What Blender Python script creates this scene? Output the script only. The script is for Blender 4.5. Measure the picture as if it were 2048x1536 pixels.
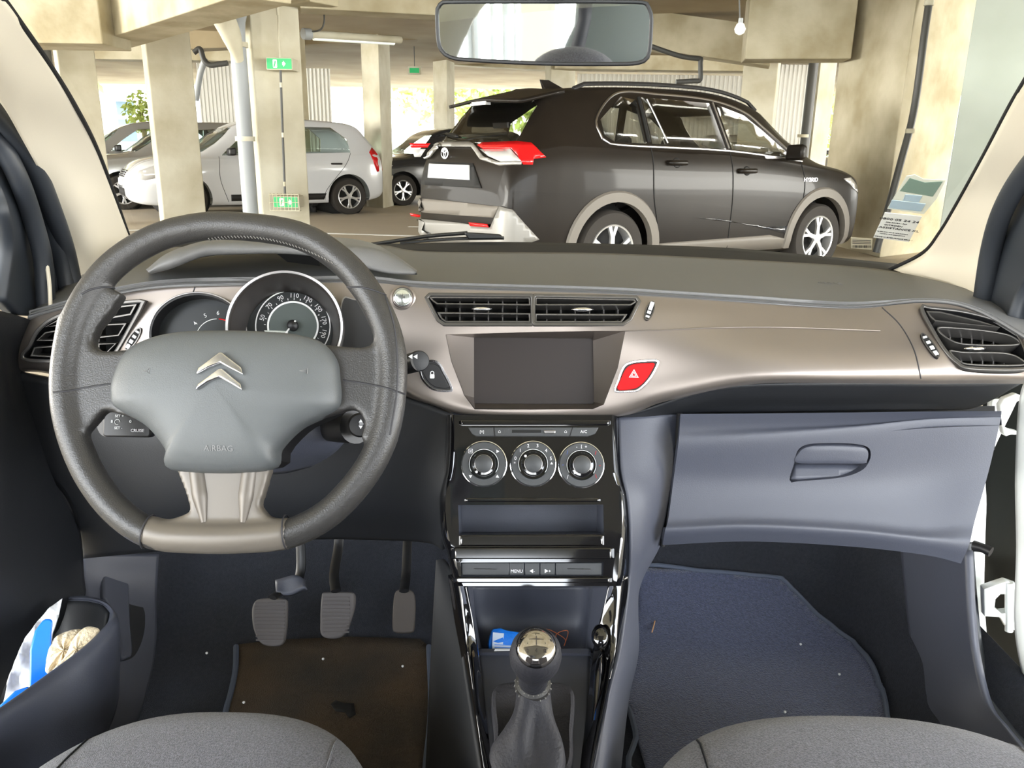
import bpy, bmesh, math, random
from mathutils import Vector, Matrix
from mathutils.bvhtree import BVHTree
random.seed(7)
for o in list(bpy.data.objects): bpy.data.objects.remove(o, do_unlink=True)
SC = bpy.context.scene; COL = SC.collection
V = Vector; R = math.radians
# ---------------------------------------------------------------- camera
F_PX, PITCH, ROLL = 1600.0, 16.3, 0.8
EYE = V((0, 0, 1.2))
ROT = Matrix.Rotation(R(90 - PITCH), 3, 'X') @ Matrix.Rotation(R(ROLL), 3, 'Z')
cd = bpy.data.cameras.new('camera'); cam = bpy.data.objects.new('camera', cd); COL.objects.link(cam)
cam.location = EYE; cam.rotation_euler = ROT.to_euler()
cd.sensor_width = 36; cd.sensor_fit = 'HORIZONTAL'; cd.lens = 36 * F_PX / 2048; cd.clip_start = .02; cd.clip_end = 300
SC.camera = cam
# ---------------------------------------------------------------- exposure, sky
SC.view_settings.view_transform = 'Standard'; SC.view_settings.look = 'None'
SC.view_settings.gamma = 1; SC.view_settings.use_curve_mapping = False
SC.view_settings.exposure = .45
SC.cycles.max_bounces = 8; SC.cycles.diffuse_bounces = 5; SC.cycles.glossy_bounces = 4
SC.cycles.transmission_bounces = 6; SC.cycles.transparent_max_bounces = 16
SC.cycles.sample_clamp_indirect = 6
wd = bpy.data.worlds.new('sky'); SC.world = wd; wd.use_nodes = True
wn = wd.node_tree.nodes; wl = wd.node_tree.links
bgn = wn['Background']; tc = wn.new('ShaderNodeTexCoord'); sx = wn.new('ShaderNodeSeparateXYZ'); cr = wn.new('ShaderNodeValToRGB')
wl.new(tc.outputs['Generated'], sx.inputs[0]); wl.new(sx.outputs['Z'], cr.inputs[0]); wl.new(cr.outputs[0], bgn.inputs[0])
cr.color_ramp.elements[0].position = 0.0; cr.color_ramp.elements[0].color = (1.0, .98, .93, 1)
cr.color_ramp.elements[1].position = 0.6; cr.color_ramp.elements[1].color = (.75, .85, 1.0, 1)
e = cr.color_ramp.elements.new(.18); e.color = (.95, .98, 1.0, 1)
bgn.inputs[1].default_value = 11.0
def area(name, loc, target, size, energy, color, sy=None):
    l = bpy.data.lights.new(name, 'AREA'); l.energy = energy; l.color = color; l.size = size
    l.shape = 'RECTANGLE'; l.size_y = sy or size
    o = bpy.data.objects.new(name, l); COL.objects.link(o); o.location = loc
    o.rotation_euler = (V(target) - V(loc)).to_track_quat('-Z', 'Y').to_euler(); return o
# daylight by the car's open doors; added side fill lamps brighten the car park
def spread(o, deg): o.data.spread = R(deg); return o
area('daylight_right', (7.5, -1.5, 2.0), (0.3, .9, .8), 4.5, 105, (.66, .78, 1.0), 3.0)
spread(area('fill_side_left', (-17, 5.5, 2.0), (1, 13, 1.4), 9, 1250, (1, .97, .9), 2.4), 110)
spread(area('fill_side_right', (17, 5.5, 2.0), (1, 12, 1.4), 9, 900, (1, .97, .9), 2.4), 110)
# ---------------------------------------------------------------- photo rays
def ray(px, py):
    v = ROT @ V(((px - 1024) / F_PX, (768 - py) / F_PX, -1)); return v
def W(px, py, Y):
    v = ray(px, py); return EYE + v * (Y / v.y)
def WX(px, py, X):
    v = ray(px, py); return EYE + v * (X / v.x)
def WZ(px, py, Z):
    v = ray(px, py); return EYE + v * ((Z - EYE.z) / v.z)
def PL(px, py, O, N):
    v = ray(px, py); return EYE + v * ((O - EYE).dot(N) / v.dot(N))
def pix(P):
    v = ROT.transposed() @ (V(P) - EYE); return (1024 - F_PX * v.x / v.z, 768 + F_PX * v.y / v.z)
class Frame:
    """a plane with axes: u right, v up, n towards the viewer"""
    def __init__(s, O, n=None, u=None):
        s.O = V(O); s.n = V(n).normalized()
        u = V(u) if u is not None else V((1, 0, 0)); s.u = (u - s.n * u.dot(s.n)).normalized(); s.v = s.n.cross(s.u)
    def __call__(s, a, b, h=0): return s.O + s.u * a + s.v * b + s.n * h
    def ab(s, px, py):
        d = PL(px, py, s.O, s.n) - s.O; return (d.dot(s.u), d.dot(s.v))
    def P(s, px, py, h=0):
        O = s.O + s.n * h; return PL(px, py, O, s.n)
    def poly(s, pts): return [s.ab(x, y) for x, y in pts]
# ---------------------------------------------------------------- materials
def lin(c):
    return tuple((x / 12.92 if x <= .04045 else ((x + .055) / 1.055) ** 2.4) for x in c)
def rgb(r, g, b): return lin((r / 255, g / 255, b / 255))
def mat(name, col, rough=.5, metal=0, bump=None, var=None, coat=0, spec=.5, emis=0, sheen=0, wave=None, alpha=None):
    m = bpy.data.materials.new(name); m.use_nodes = True; N = m.node_tree.nodes; L = m.node_tree.links
    b = N['Principled BSDF']; b.inputs['Base Color'].default_value = (*col, 1)
    b.inputs['Roughness'].default_value = rough; b.inputs['Metallic'].default_value = metal
    b.inputs['Specular IOR Level'].default_value = spec; b.inputs['Coat Weight'].default_value = coat
    b.inputs['Coat Roughness'].default_value = .05
    if sheen: b.inputs['Sheen Weight'].default_value = sheen
    if emis: b.inputs['Emission Color'].default_value = (*col, 1); b.inputs['Emission Strength'].default_value = emis
    if alpha is not None: b.inputs['Alpha'].default_value = alpha
    t = N.new('ShaderNodeTexCoord')
    if var:                     # (scale, amount, second colour)
        n = N.new('ShaderNodeTexNoise'); n.inputs['Scale'].default_value = var[0]; n.inputs['Detail'].default_value = 6
        r = N.new('ShaderNodeValToRGB'); r.color_ramp.elements[0].position = .5 - var[1]; r.color_ramp.elements[1].position = .5 + var[1]
        r.color_ramp.elements[0].color = (*col, 1); r.color_ramp.elements[1].color = (*var[2], 1)
        L.new(t.outputs['Object'], n.inputs[0]); L.new(n.outputs[0], r.inputs[0]); L.new(r.outputs[0], b.inputs['Base Color'])
    if bump:
        n = N.new('ShaderNodeTexNoise'); n.inputs['Scale'].default_value = bump[0]; n.inputs['Detail'].default_value = 3
        k = N.new('ShaderNodeBump'); k.inputs['Strength'].default_value = bump[1]; k.inputs['Distance'].default_value = bump[2] if len(bump) > 2 else .001
        L.new(t.outputs['Object'], n.inputs[0]); L.new(n.outputs[0], k.inputs['Height']); L.new(k.outputs[0], b.inputs['Normal'])
    return m
def glass(name, tint, refl=1.0, rough=0.0):
    m = bpy.data.materials.new(name); m.use_nodes = True; N = m.node_tree.nodes; L = m.node_tree.links
    N.remove(N['Principled BSDF']); o = N['Material Output']
    t = N.new('ShaderNodeBsdfTransparent'); t.inputs[0].default_value = (*tint, 1)
    g = N.new('ShaderNodeBsdfGlossy'); g.inputs['Roughness'].default_value = rough
    x = N.new('ShaderNodeMixShader'); f = N.new('ShaderNodeLayerWeight'); f.inputs[0].default_value = .5; pw = N.new('ShaderNodeMath'); pw.operation = 'POWER'; pw.inputs[1].default_value = 4; ad = N.new('ShaderNodeMath'); ad.operation = 'ADD'; ad.inputs[1].default_value = .04
    ad.use_clamp = True; L.new(f.outputs['Facing'], pw.inputs[0]); L.new(pw.outputs[0], ad.inputs[0])
    k = N.new('ShaderNodeMath'); k.operation = 'MULTIPLY'; k.inputs[1].default_value = refl
    L.new(ad.outputs[0], k.inputs[0]); L.new(k.outputs[0], x.inputs[0]); L.new(t.outputs[0], x.inputs[1]); L.new(g.outputs[0], x.inputs[2]); L.new(x.outputs[0], o.inputs[0])
    return m
# ---------------------------------------------------------------- objects
LOCAL = set()
def thing(name, label, cat, loc=(0, 0, 0), rz=0, group=None, local=False, kind=None):
    o = bpy.data.objects.new(name, None); COL.objects.link(o); o.empty_display_size = .05
    o.location = loc; o.rotation_euler = (0, 0, rz); tag(o, label, cat, group, kind)
    if local: LOCAL.add(o.name)
    return o
def tag(o, label=None, cat=None, group=None, kind=None):
    if label: o['label'] = label
    if cat: o['category'] = cat
    if group: o['group'] = group
    if kind: o['kind'] = kind
    return o
def root_of(o):
    while o.parent: o = o.parent
    return o
def mk(name, verts, faces, m, parent=None, smooth=True, label=None, angle=40, fidx=None):
    verts = [V(v) for v in verts]; off = V((0, 0, 0))
    if parent is None:
        lo = [min(v[i] for v in verts) for i in range(3)]; hi = [max(v[i] for v in verts) for i in range(3)]
        off = V(((lo[0] + hi[0]) / 2, (lo[1] + hi[1]) / 2, lo[2])); verts = [v - off for v in verts]
    me = bpy.data.meshes.new(name); me.from_pydata([tuple(v) for v in verts], [], faces); me.validate(); me.update()
    ms = m if isinstance(m, (list, tuple)) else [m]
    for k in ms: me.materials.append(k)
    if fidx:
        for i, p in enumerate(me.polygons): p.material_index = fidx[i] if i < len(fidx) else 0
    o = bpy.data.objects.new(name, me); COL.objects.link(o); o.location = off
    if parent is not None:
        o.parent = parent; rt = root_of(parent)
        if rt.name not in LOCAL and parent is rt:
            o.matrix_parent_inverse = (Matrix.Translation(rt.location)).inverted()
    if smooth:
        for p in me.polygons: p.use_smooth = True
        me.set_sharp_from_angle(angle=R(angle))
    if label: o['label'] = label
    return o
def apply(o, angle=40):
    """bake the modifiers into the mesh"""
    dg = bpy.context.evaluated_depsgraph_get(); dg.update()
    ev = o.evaluated_get(dg); me = bpy.data.meshes.new_from_object(ev, depsgraph=dg)
    o.modifiers.clear(); o.data = me
    for p in me.polygons: p.use_smooth = True
    me.set_sharp_from_angle(angle=R(angle)); return o
def fixn(o, flip=False):
    bm = bmesh.new(); bm.from_mesh(o.data); bmesh.ops.recalc_face_normals(bm, faces=bm.faces)
    if flip: bmesh.ops.reverse_faces(bm, faces=bm.faces)
    bm.to_mesh(o.data); bm.free(); return o
def bev(o, w, seg=2, ang=35):
    b = o.modifiers.new('bevel', 'BEVEL'); b.width = w; b.segments = seg; b.limit_method = 'ANGLE'; b.angle_limit = R(ang)
    b.harden_normals = False; return o
def solid(o, t, off=-1):
    s = o.modifiers.new('solid', 'SOLIDIFY'); s.thickness = t; s.offset = off; return o
def cut(o, cutters, angle=40):
    for c in cutters:
        b = o.modifiers.new('cut', 'BOOLEAN'); b.operation = 'DIFFERENCE'; b.object = c; b.solver = 'EXACT'
    apply(o, angle)
    for c in cutters: bpy.data.objects.remove(c, do_unlink=True)
    return o
# ---------------------------------------------------------------- curves
def cr_pt(P, i, t, closed):
    n = len(P)
    def g(k): return P[k % n] if closed else P[max(0, min(n - 1, k))]
    a, b, c, d = g(i - 1), g(i), g(i + 1), g(i + 2)
    if not closed and i == 0: a = b * 2 - c
    if not closed and i + 2 > n - 1: d = c * 2 - b
    return .5 * ((2 * b) + (c - a) * t + (2 * a - 5 * b + 4 * c - d) * t * t + (3 * b - a - 3 * c + d) * t ** 3)
def spline(pts, n, closed=False, arc=True):
    P = [V(p) for p in pts]; segs = len(P) if closed else len(P) - 1
    fine = []
    K = 12
    for i in range(segs):
        for k in range(K): fine.append(cr_pt(P, i, k / K, closed))
    fine.append(P[0].copy() if closed else P[-1].copy())
    if not arc:
        m = len(fine) - 1; out = []
        for j in range(n):
            f = j / (n if closed else n - 1) * m; a = min(int(f), m - 1); out.append(fine[a].lerp(fine[a + 1], f - a))
        return out
    L = [0]
    for a, b in zip(fine, fine[1:]): L.append(L[-1] + (b - a).length)
    out = []; a = 0
    for j in range(n):
        d = L[-1] * j / (n if closed else n - 1)
        while a < len(fine) - 2 and L[a + 1] < d: a += 1
        k = (L[a + 1] - L[a]) or 1e-9; out.append(fine[a].lerp(fine[a + 1], max(0, min(1, (d - L[a]) / k))))
    return out
def grid_mesh(name, rows, m, parent=None, closed_u=False, closed_v=False, caps=False, **kw):
    n = len(rows[0]); v = [p for r in rows for p in r]; f = []
    M = len(rows)
    for i in range(M if closed_v else M - 1):
        for j in range(n if closed_u else n - 1):
            a = i * n + j; b = i * n + (j + 1) % n; i2 = (i + 1) % M
            f.append((a, b, i2 * n + (j + 1) % n, i2 * n + j))
    if caps:
        f.append(tuple(range(n))[::-1]); f.append(tuple((M - 1) * n + k for k in range(n)))
    return mk(name, v, f, m, parent, **kw)
def surf(name, ctrl, m, parent=None, nu=60, nv=24, thick=.004, arc=True, lin_v=False, **kw):
    """ctrl: rows of world points; a smooth sheet through them, given a thickness away from the eye"""
    rows = [spline(r, nu, arc=arc) for r in ctrl]
    cols = [spline([r[j] for r in rows], nv, arc=False) for j in range(nu)]
    if lin_v:
        cols = []
        for j in range(nu):
            c = []; k = len(rows) - 1
            for i in range(nv):
                f = i / (nv - 1) * k; a = min(int(f), k - 1); c.append(rows[a][j].lerp(rows[a + 1][j], f - a))
            cols.append(c)
    grid = [[cols[j][i] for j in range(nu)] for i in range(nv)]
    o = grid_mesh(name, grid, m, parent, **kw)
    me = o.data; off = o.location
    c = me.polygons[len(me.polygons) // 2]
    if c.normal.dot(EYE - (c.center + off)) < 0 and not kw.get('closed_u'):
        me.flip_normals()
    if thick: solid(o, thick)
    return o
def psurf(name, ctrl, m, parent=None, **kw):
    return surf(name, [[W(*p) for p in r] for r in ctrl], m, parent, **kw)
def tube(name, pts, r, m, parent=None, n=40, seg=10, closed=False, flat=1.0, up=None, **kw):
    P = spline(pts, n, closed=closed) if n else [V(p) for p in pts]
    rr = r if isinstance(r, (list, tuple)) else [r]
    rows = []; M = len(P); prev = None
    for i, p in enumerate(P):
        if closed: t = (P[(i + 1) % M] - P[i - 1]).normalized()
        else: t = (P[min(i + 1, M - 1)] - P[max(i - 1, 0)]).normalized()
        if up is not None: a = (V(up) - t * V(up).dot(t)).normalized()
        else:
            if prev is None: prev = V((0, 0, 1)) if abs(t.z) < .9 else V((1, 0, 0))
            a = (prev - t * prev.dot(t)).normalized(); prev = a
        b = t.cross(a)
        f = i / max(1, M - 1) * (len(rr) - 1); k = min(int(f), max(0, len(rr) - 2)); rad = rr[k] if len(rr) == 1 else rr[k] * (1 - f + k) + rr[k + 1] * (f - k)
        rows.append([p + a * (math.cos(2 * math.pi * s / seg) * rad * flat) + b * (math.sin(2 * math.pi * s / seg) * rad) for s in range(seg)])
    o = grid_mesh(name, rows, m, parent, closed_u=True, closed_v=closed, caps=not closed, **kw)
    return fixn(o)
def box(name, lo, hi, m, parent=None, b=0, **kw):
    x0, y0, z0 = lo; x1, y1, z1 = hi
    v = [(x0, y0, z0), (x1, y0, z0), (x1, y1, z0), (x0, y1, z0), (x0, y0, z1), (x1, y0, z1), (x1, y1, z1), (x0, y1, z1)]
    o = mk(name, v, [(0, 3, 2, 1), (4, 5, 6, 7), (0, 1, 5, 4), (1, 2, 6, 5), (2, 3, 7, 6), (3, 0, 4, 7)], m, parent, **kw)
    if b: bev(o, b)
    return o
def hexa(name, P, m, parent=None, b=0, **kw):
    """eight corners: four of one end in order, four of the other"""
    o = fixn(mk(name, P, [(0, 3, 2, 1), (4, 5, 6, 7), (0, 1, 5, 4), (1, 2, 6, 5), (2, 3, 7, 6), (3, 0, 4, 7)], m, parent, **kw))
    if b: bev(o, b)
    return o
def prism(name, poly, fr, h0, h1, m, parent=None, b=0, rnd=0, seg=2, **kw):
    """polygon in the frame's plane, extruded from height h0 to h1 along its normal"""
    if rnd: poly = [tuple(p)[:2] for p in spline([V((a, c, 0)) for a, c in poly], rnd, closed=True)]
    n = len(poly); v = [fr(a, c, h0) for a, c in poly] + [fr(a, c, h1) for a, c in poly]
    f = [tuple(range(n)), tuple(range(n, 2 * n))[::-1]] + [(i, n + i, n + (i + 1) % n, (i + 1) % n) for i in range(n)]
    o = fixn(mk(name, v, f, m, parent, **kw))
    if b: bev(o, b, seg)
    return o
def rpoly(w, h, r, n=5, cx=0, cy=0):
    out = []
    for sx_, sy_, a0 in ((1, 1, 0), (-1, 1, 90), (-1, -1, 180), (1, -1, 270)):
        for k in range(n + 1):
            a = R(a0 + 90 * k / n); out.append((cx + sx_ * (w / 2 - r) + r * math.cos(a), cy + sy_ * (h / 2 - r) + r * math.sin(a)))
    return out
def lathe(name, prof, fr, m, parent=None, seg=40, c=(0, 0), capped=None, **kw):
    """prof: (radius, height) pairs, turned about the frame's normal through c; open at the middle unless it ends there"""
    cp = prof[-1][0] < .0046 if capped is None else capped
    rows = [[fr(c[0] + r * math.cos(2 * math.pi * s / seg), c[1] + r * math.sin(2 * math.pi * s / seg), h) for s in range(seg)] for r, h in prof]
    if cp == 'end': o = grid_mesh(name, rows, m, parent, closed_u=True, **kw); return o
    return fixn(grid_mesh(name, rows, m, parent, closed_u=True, closed_v=not cp, caps=cp, **kw))
def ring(name, poly, fr, w, h0, h1, m, parent=None, b=0, rnd=0, **kw):
    """a frame of width w just inside a closed outline"""
    if rnd: poly = [tuple(p)[:2] for p in spline([V((a, c, 0)) for a, c in poly], rnd, closed=True)]
    inn = inset(poly, w); n = len(poly)
    rows = [[fr(a, c, h) for a, c in P] for P, h in ((poly, h0), (poly, h1), (inn, h1), (inn, h0))]
    o = fixn(grid_mesh(name, rows, m, parent, closed_u=True, closed_v=True, **kw))
    if b: bev(o, b)
    return o
def inset(poly, w):
    n = len(poly); A = sum(poly[i][0] * poly[(i + 1) % n][1] - poly[(i + 1) % n][0] * poly[i][1] for i in range(n))
    s = 1 if A > 0 else -1; out = []
    for i in range(n):
        p0, p1, p2 = V(poly[i - 1]), V(poly[i]), V(poly[(i + 1) % n])
        d1 = (p1 - p0).normalized() if (p1 - p0).length > 1e-9 else V((1, 0)); d2 = (p2 - p1).normalized() if (p2 - p1).length > 1e-9 else d1
        n1 = V((-d1.y, d1.x)) * s; n2 = V((-d2.y, d2.x)) * s; k = n1 + n2; k = k / max(.4, k.length_squared / 2) if k.length > 1e-6 else n1
        out.append(tuple(p1 + k * w))
    return out
def dome(name, poly, fr, prof, m, parent=None, c=None, rnd=80, **kw):
    """rings of a star-shaped outline: prof is (scale, height) from rim to middle"""
    P = [V((a, b_, 0)) for a, b_ in poly]
    if rnd: P = spline(P, rnd, closed=True)
    cc = V((*c, 0)) if c else sum(P, V((0, 0, 0))) / len(P)
    rows = [[fr(cc.x + (q.x - cc.x) * s, cc.y + (q.y - cc.y) * s, h) for q in P] for s, h in prof]
    return fixn(grid_mesh(name, rows, m, parent, closed_u=True, caps=True, **kw))
def text(name, s, fr, a, b, size, m, parent=None, h=.0006, th=.0004, rot=0, ax='CENTER', label=None, squash=1):
    cu = bpy.data.curves.new(name, 'FONT'); cu.body = s; cu.size = size; cu.align_x = ax; cu.align_y = 'CENTER'; cu.extrude = th / 2; cu.resolution_u = 2
    t = bpy.data.objects.new('t', cu); COL.objects.link(t); dg = bpy.context.evaluated_depsgraph_get(); dg.update()
    me = bpy.data.meshes.new_from_object(t.evaluated_get(dg)); bpy.data.objects.remove(t, do_unlink=True)
    ca, sa = math.cos(rot), math.sin(rot)
    vs = [fr(a + v.co.x * squash * ca - v.co.y * sa, b + v.co.x * squash * sa + v.co.y * ca, h + v.co.z) for v in me.vertices]
    return mk(name, vs, [tuple(p.vertices) for p in me.polygons], m, parent, smooth=False, label=label)
def join(name, objs, m, parent=None, **kw):
    """several raw pieces into one mesh"""
    vs, fs, fi = [], [], []; mats = []
    for o in objs:
        if o.modifiers: apply(o)
        mw = Matrix.Translation(o.location) if o.parent is None else Matrix.Identity(4)
        b = len(vs); vs += [mw @ v.co for v in o.data.vertices]
        mi = []
        for mm in o.data.materials:
            if mm not in mats: mats.append(mm)
            mi.append(mats.index(mm))
        for p in o.data.polygons: fs.append(tuple(b + k for k in p.vertices)); fi.append(mi[p.material_index] if mi else 0)
        bpy.data.objects.remove(o, do_unlink=True)
    if m is None: return mk(name, vs, fs, mats, parent, fidx=fi, **kw)
    return mk(name, vs, fs, m, parent, **kw)
class Hit:
    """where a photo ray meets objects that are already built"""
    def __init__(s, objs):
        vs, fs = [], []
        for o in objs:
            b = len(vs); loc = o.location if o.parent is None else V((0, 0, 0))
            vs += [v.co + loc for v in o.data.vertices]; fs += [tuple(b + k for k in p.vertices) for p in o.data.polygons]
        s.t = BVHTree.FromPolygons(vs, fs)
    def __call__(s, px, py, h=0):
        l, n, i, d = s.t.ray_cast(EYE, ray(px, py).normalized())
        if l is None: return None
        if n.dot(EYE - l) < 0: n = -n
        return l + n * h
    def frame(s, px, py):
        l, n, i, d = s.t.ray_cast(EYE, ray(px, py).normalized())
        if n.dot(EYE - l) < 0: n = -n
        return Frame(l, n)
    def line(s, name, pts, r, m, parent=None, n=50, h=0, **kw):
        pts = [V((x, y, 0)) for x, y in pts]; q = spline(pts, n); P = [s(p.x, p.y, h) for p in q]; P = [p for p in P if p]
        return tube(name, P, r, m, parent, n=0, seg=6, **kw)
# ---------------------------------------------------------------- palette
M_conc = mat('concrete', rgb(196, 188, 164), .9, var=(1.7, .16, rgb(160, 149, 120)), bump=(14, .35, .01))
M_concl = mat('concrete_pale', rgb(206, 202, 184), .9, var=(1.6, .16, rgb(176, 168, 144)), bump=(12, .3, .01))
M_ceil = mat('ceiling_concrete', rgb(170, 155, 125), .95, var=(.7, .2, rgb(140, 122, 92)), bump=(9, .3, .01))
M_asph = mat('asphalt', rgb(200, 190, 172), .85, var=(.6, .3, rgb(178, 168, 152)), bump=(90, .5, .005))
M_white = mat('white_paint', rgb(225, 225, 220), .7)
M_wpaint = mat('white_car_paint', rgb(205, 207, 210), .25, coat=1)
M_spaint = mat('silver_car_paint', rgb(170, 172, 172), .3, metal=.6, coat=1)
M_bpaint = mat('black_car_paint', rgb(18, 14, 11), .4, coat=.08, spec=.14, var=(2.0, .3, rgb(30, 25, 20)))
M_dpaint = mat('dark_car_paint', rgb(30, 33, 40), .2, coat=1)
M_clad = mat('grey_cladding', rgb(104, 99, 92), .6)
M_bumper = mat('silver_bumper', rgb(132, 130, 126), .4, metal=.3)
M_rub = mat('tyre_rubber', rgb(42, 38, 34), .85, bump=(60, .3, .004))
M_alloy = mat('alloy', rgb(205, 205, 205), .3, metal=.7)
M_blk = mat('black_plastic', rgb(20, 20, 22), .45)
M_gap = mat('black_gap', rgb(8, 8, 9), .8)
M_chr = mat('chrome', rgb(225, 225, 228), .08, metal=1)
M_schr = mat('satin_chrome', rgb(170, 168, 168), .3, metal=1)
M_red = mat('red_lamp', rgb(200, 18, 22), .25, coat=.3, spec=.3)
M_haz = mat('hazard_red', rgb(176, 10, 16), .5, spec=.2)
M_gait = mat('gaiter_leather', rgb(40, 40, 45), .6, bump=(300, .8, .0012), spec=.3)
M_clear = mat('clear_lamp', rgb(205, 205, 205), .12, coat=1, metal=.3)
M_tint = glass('tinted_glass', (.8, .8, .77), .8)
M_clearg = glass('car_glass', (.93, .97, .95), .9)
M_wind = glass('windscreen_glass', (.97, .98, .97), .35)
M_pad = mat('dash_pad', rgb(96, 96, 96), .55, bump=(900, .35, .0006))
M_fasc = mat('satin_fascia', rgb(134, 126, 120), .34, metal=.75)
M_plas = mat('lower_plastic', rgb(62, 65, 76), .5, bump=(700, .3, .0005))
M_ctrl = mat('control_plastic', rgb(56, 58, 60), .5, bump=(700, .2, .0004))
M_dplas = mat('dark_plastic', rgb(20, 22, 26), .55, bump=(700, .3, .0005))
M_piano = mat('piano_black', rgb(9, 9, 11), .06, coat=1)
M_leath = mat('leather', rgb(48, 47, 46), .36, bump=(650, .5, .0007))
M_hub = mat('airbag_plastic', rgb(80, 83, 84), .48, bump=(900, .35, .0006))
M_insert = mat('satin_insert', rgb(104, 98, 90), .4, metal=.25)
M_carpet = mat('carpet', rgb(38, 42, 52), .95, bump=(500, .8, .002), var=(160, .3, rgb(26, 29, 37)))
M_mat = mat('floor_mat', rgb(72, 80, 108), .95, bump=(420, 1, .003), var=(220, .2, rgb(50, 57, 80)), sheen=.3)
M_matb = mat('mat_binding', rgb(72, 80, 96), .8)
M_mato = mat('old_mat', rgb(46, 42, 36), .95, bump=(420, 1, .003), var=(7, .2, rgb(72, 56, 38)))
M_seat = mat('seat_fabric', rgb(114, 115, 126), .95, bump=(800, 1, .0015), var=(480, .16, rgb(68, 70, 80)), sheen=.3)
M_cream = mat('pillar_cream', rgb(206, 198, 180), .6, bump=(700, .15, .0004))
M_seal = mat('door_seal', rgb(40, 44, 50), .5)
M_body = mat('body_white', rgb(226, 230, 228), .3, coat=.8)
M_mark = mat('white_print', rgb(222, 224, 226), .5)
M_dmark = mat('dark_print', rgb(40, 40, 44), .6)
M_screen = mat('screen_glass', rgb(34, 26, 23), .42, spec=.3)
# ================================================================ car park
def zf(Y): return max(0., min(.06, (Y - 8.5) * .02))
ys = [-14, -3, 0, 4, 7, 8.5, 9.5, 10.5, 11.5, 12.5, 13.5, 15, 20, 30]
fl = grid_mesh('floor', [[V((x, y, zf(y))) for x in (-34, -10, 0, 10, 34)] for y in ys], M_asph); fl['kind'] = 'structure'; solid(fl, .2)
tag(box('ground', (-80, 30, -.3), (80, 90, .15), mat('outside_ground', rgb(200, 198, 188), .9)), 'pale paved ground outside beyond the car park', 'ground', kind='structure')
tag(box('ground', (-80, -60, -.35), (80, -14, -.02), bpy.data.materials['outside_ground']), 'pale paved ground behind the car', 'ground', kind='structure')
def beam(pa, pb, h, t, m=M_conc, dirn=None, name='ceiling_beam', label=None, n=1):
    """pa, pb: (px, py, Y) of the lower near edge; h up, t deep"""
    a, b = W(*pa), W(*pb); b.z = a.z if abs(a.z - b.z) < .25 else b.z
    d = (b - a); k = V((-d.y, d.x, 0)).normalized() * t
    if k.y < 0: k = -k
    up = V((0, 0, h)); o = hexa(name, [a, b, b + k, a + k, a + up, b + up, b + k + up, a + k + up], m, b=.012, smooth=False)
    return tag(o, label, 'beam', 'concrete beams of the car park ceiling')
def column(edges, label, m=M_concl, z0=None, z1=3.3, group='concrete columns of the car park', deep=.5):
    """edges: (px at the horizon row, Y) of the vertical edges seen, left to right; the back is closed behind"""
    P = [W(x, 300, y) for x, y in edges]; P = [V((p.x, p.y, 0)) for p in P]
    a, b = P[0], P[-1]; 
    if len(P) == 3:
        P.append(a + b - P[1])
    else:
        k = V((-(b - a).y, (b - a).x, 0)).normalized() * deep
        if k.y < 0: k = -k
        P += [b + k, a + k]
    z0 = zf(sum(p.y for p in P) / 4) - .02 if z0 is None else z0
    o = hexa('concrete_column', [V((p.x, p.y, z0)) for p in P] + [V((p.x, p.y, z1)) for p in P], m, b=.015, smooth=False)
    return tag(o, label, 'column', group)
# columns
column([(132, 12.0), (140, 11.9), (213, 12.1)], 'concrete column farthest left, beside a dark drainpipe')
column([(304, 12.2), (313, 12.05), (401, 12.4)], 'concrete column in front of the white hatchback bonnet')
column([(503, 9.6), (519, 9.4), (613, 9.7)], 'concrete column carrying the two green exit signs')
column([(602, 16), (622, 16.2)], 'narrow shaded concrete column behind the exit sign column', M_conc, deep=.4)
column([(729, 16.6), (763, 16.2), (785, 17.0)], 'slim concrete column behind the tail of the white hatchback')
column([(868, 21), (895, 20.5), (910, 21.2)], 'distant concrete column above the rear left of the black SUV')
column([(1087, 19.5), (1098, 19.2), (1146, 19.6)], 'distant concrete column just below the rear view mirror')
column([(1472, 14), (1540, 13.8)], 'concrete column behind the windscreen of the black SUV')
column([(1612, 15), (1622, 14.8), (1654, 15.3)], 'slim concrete column between the SUV bonnet and the broad column')
column([(1657, 11.2), (1790, 9.6), (1905, 10.4)], 'broad stained concrete column in front of the SUV nose', M_conc)
column([(1903, 8.6), (2052, 8.2), (2200, 8.8)], 'pale concrete wall pier at the far right of the windscreen', mat('concrete_blue', rgb(178, 186, 178), .9, var=(1.4, .2, rgb(164, 172, 162)), bump=(10, .2, .01)))
column([(2260, 4.5), (2420, 5)], 'concrete column seen through the front passenger door window', M_concl)
# ceiling and beams
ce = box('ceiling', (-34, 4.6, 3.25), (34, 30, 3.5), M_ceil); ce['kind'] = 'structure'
ce2 = box('ceiling', (-34, -2.5, 3.05), (34, 4.6, 3.5), M_concl); ce2['kind'] = 'structure'
beam((-60, 84, 9.5), (205, 82, 9.5), 1.0, .7, label='thick concrete beam at the upper left of the windscreen')
beam((180, 88, 10.6), (470, -12, 7.2), 1.0, .5, label='concrete beam slanting towards the top of the exit sign column')
beam((295, 52, 11.3), (620, 12, 9.3), .9, .4, label='concrete beam joining the two left columns')
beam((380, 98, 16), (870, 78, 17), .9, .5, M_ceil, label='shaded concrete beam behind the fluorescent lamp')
beam((600, 16, 9.6), (900, 22, 10.0), .8, .4, label='concrete beam above the fluorescent lamp')
beam((780, 122, 22), (1090, 140, 21), .8, .5, label='far concrete beam left under the rear view mirror')
beam((1110, 137, 19), (1500, 151, 19), .9, .5, label='far concrete beam above the ribbed metal wall')
beam((1290, 96, 13.5), (1540, 132, 13), .55, .5, label='concrete beam right of the rear view mirror')
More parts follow.
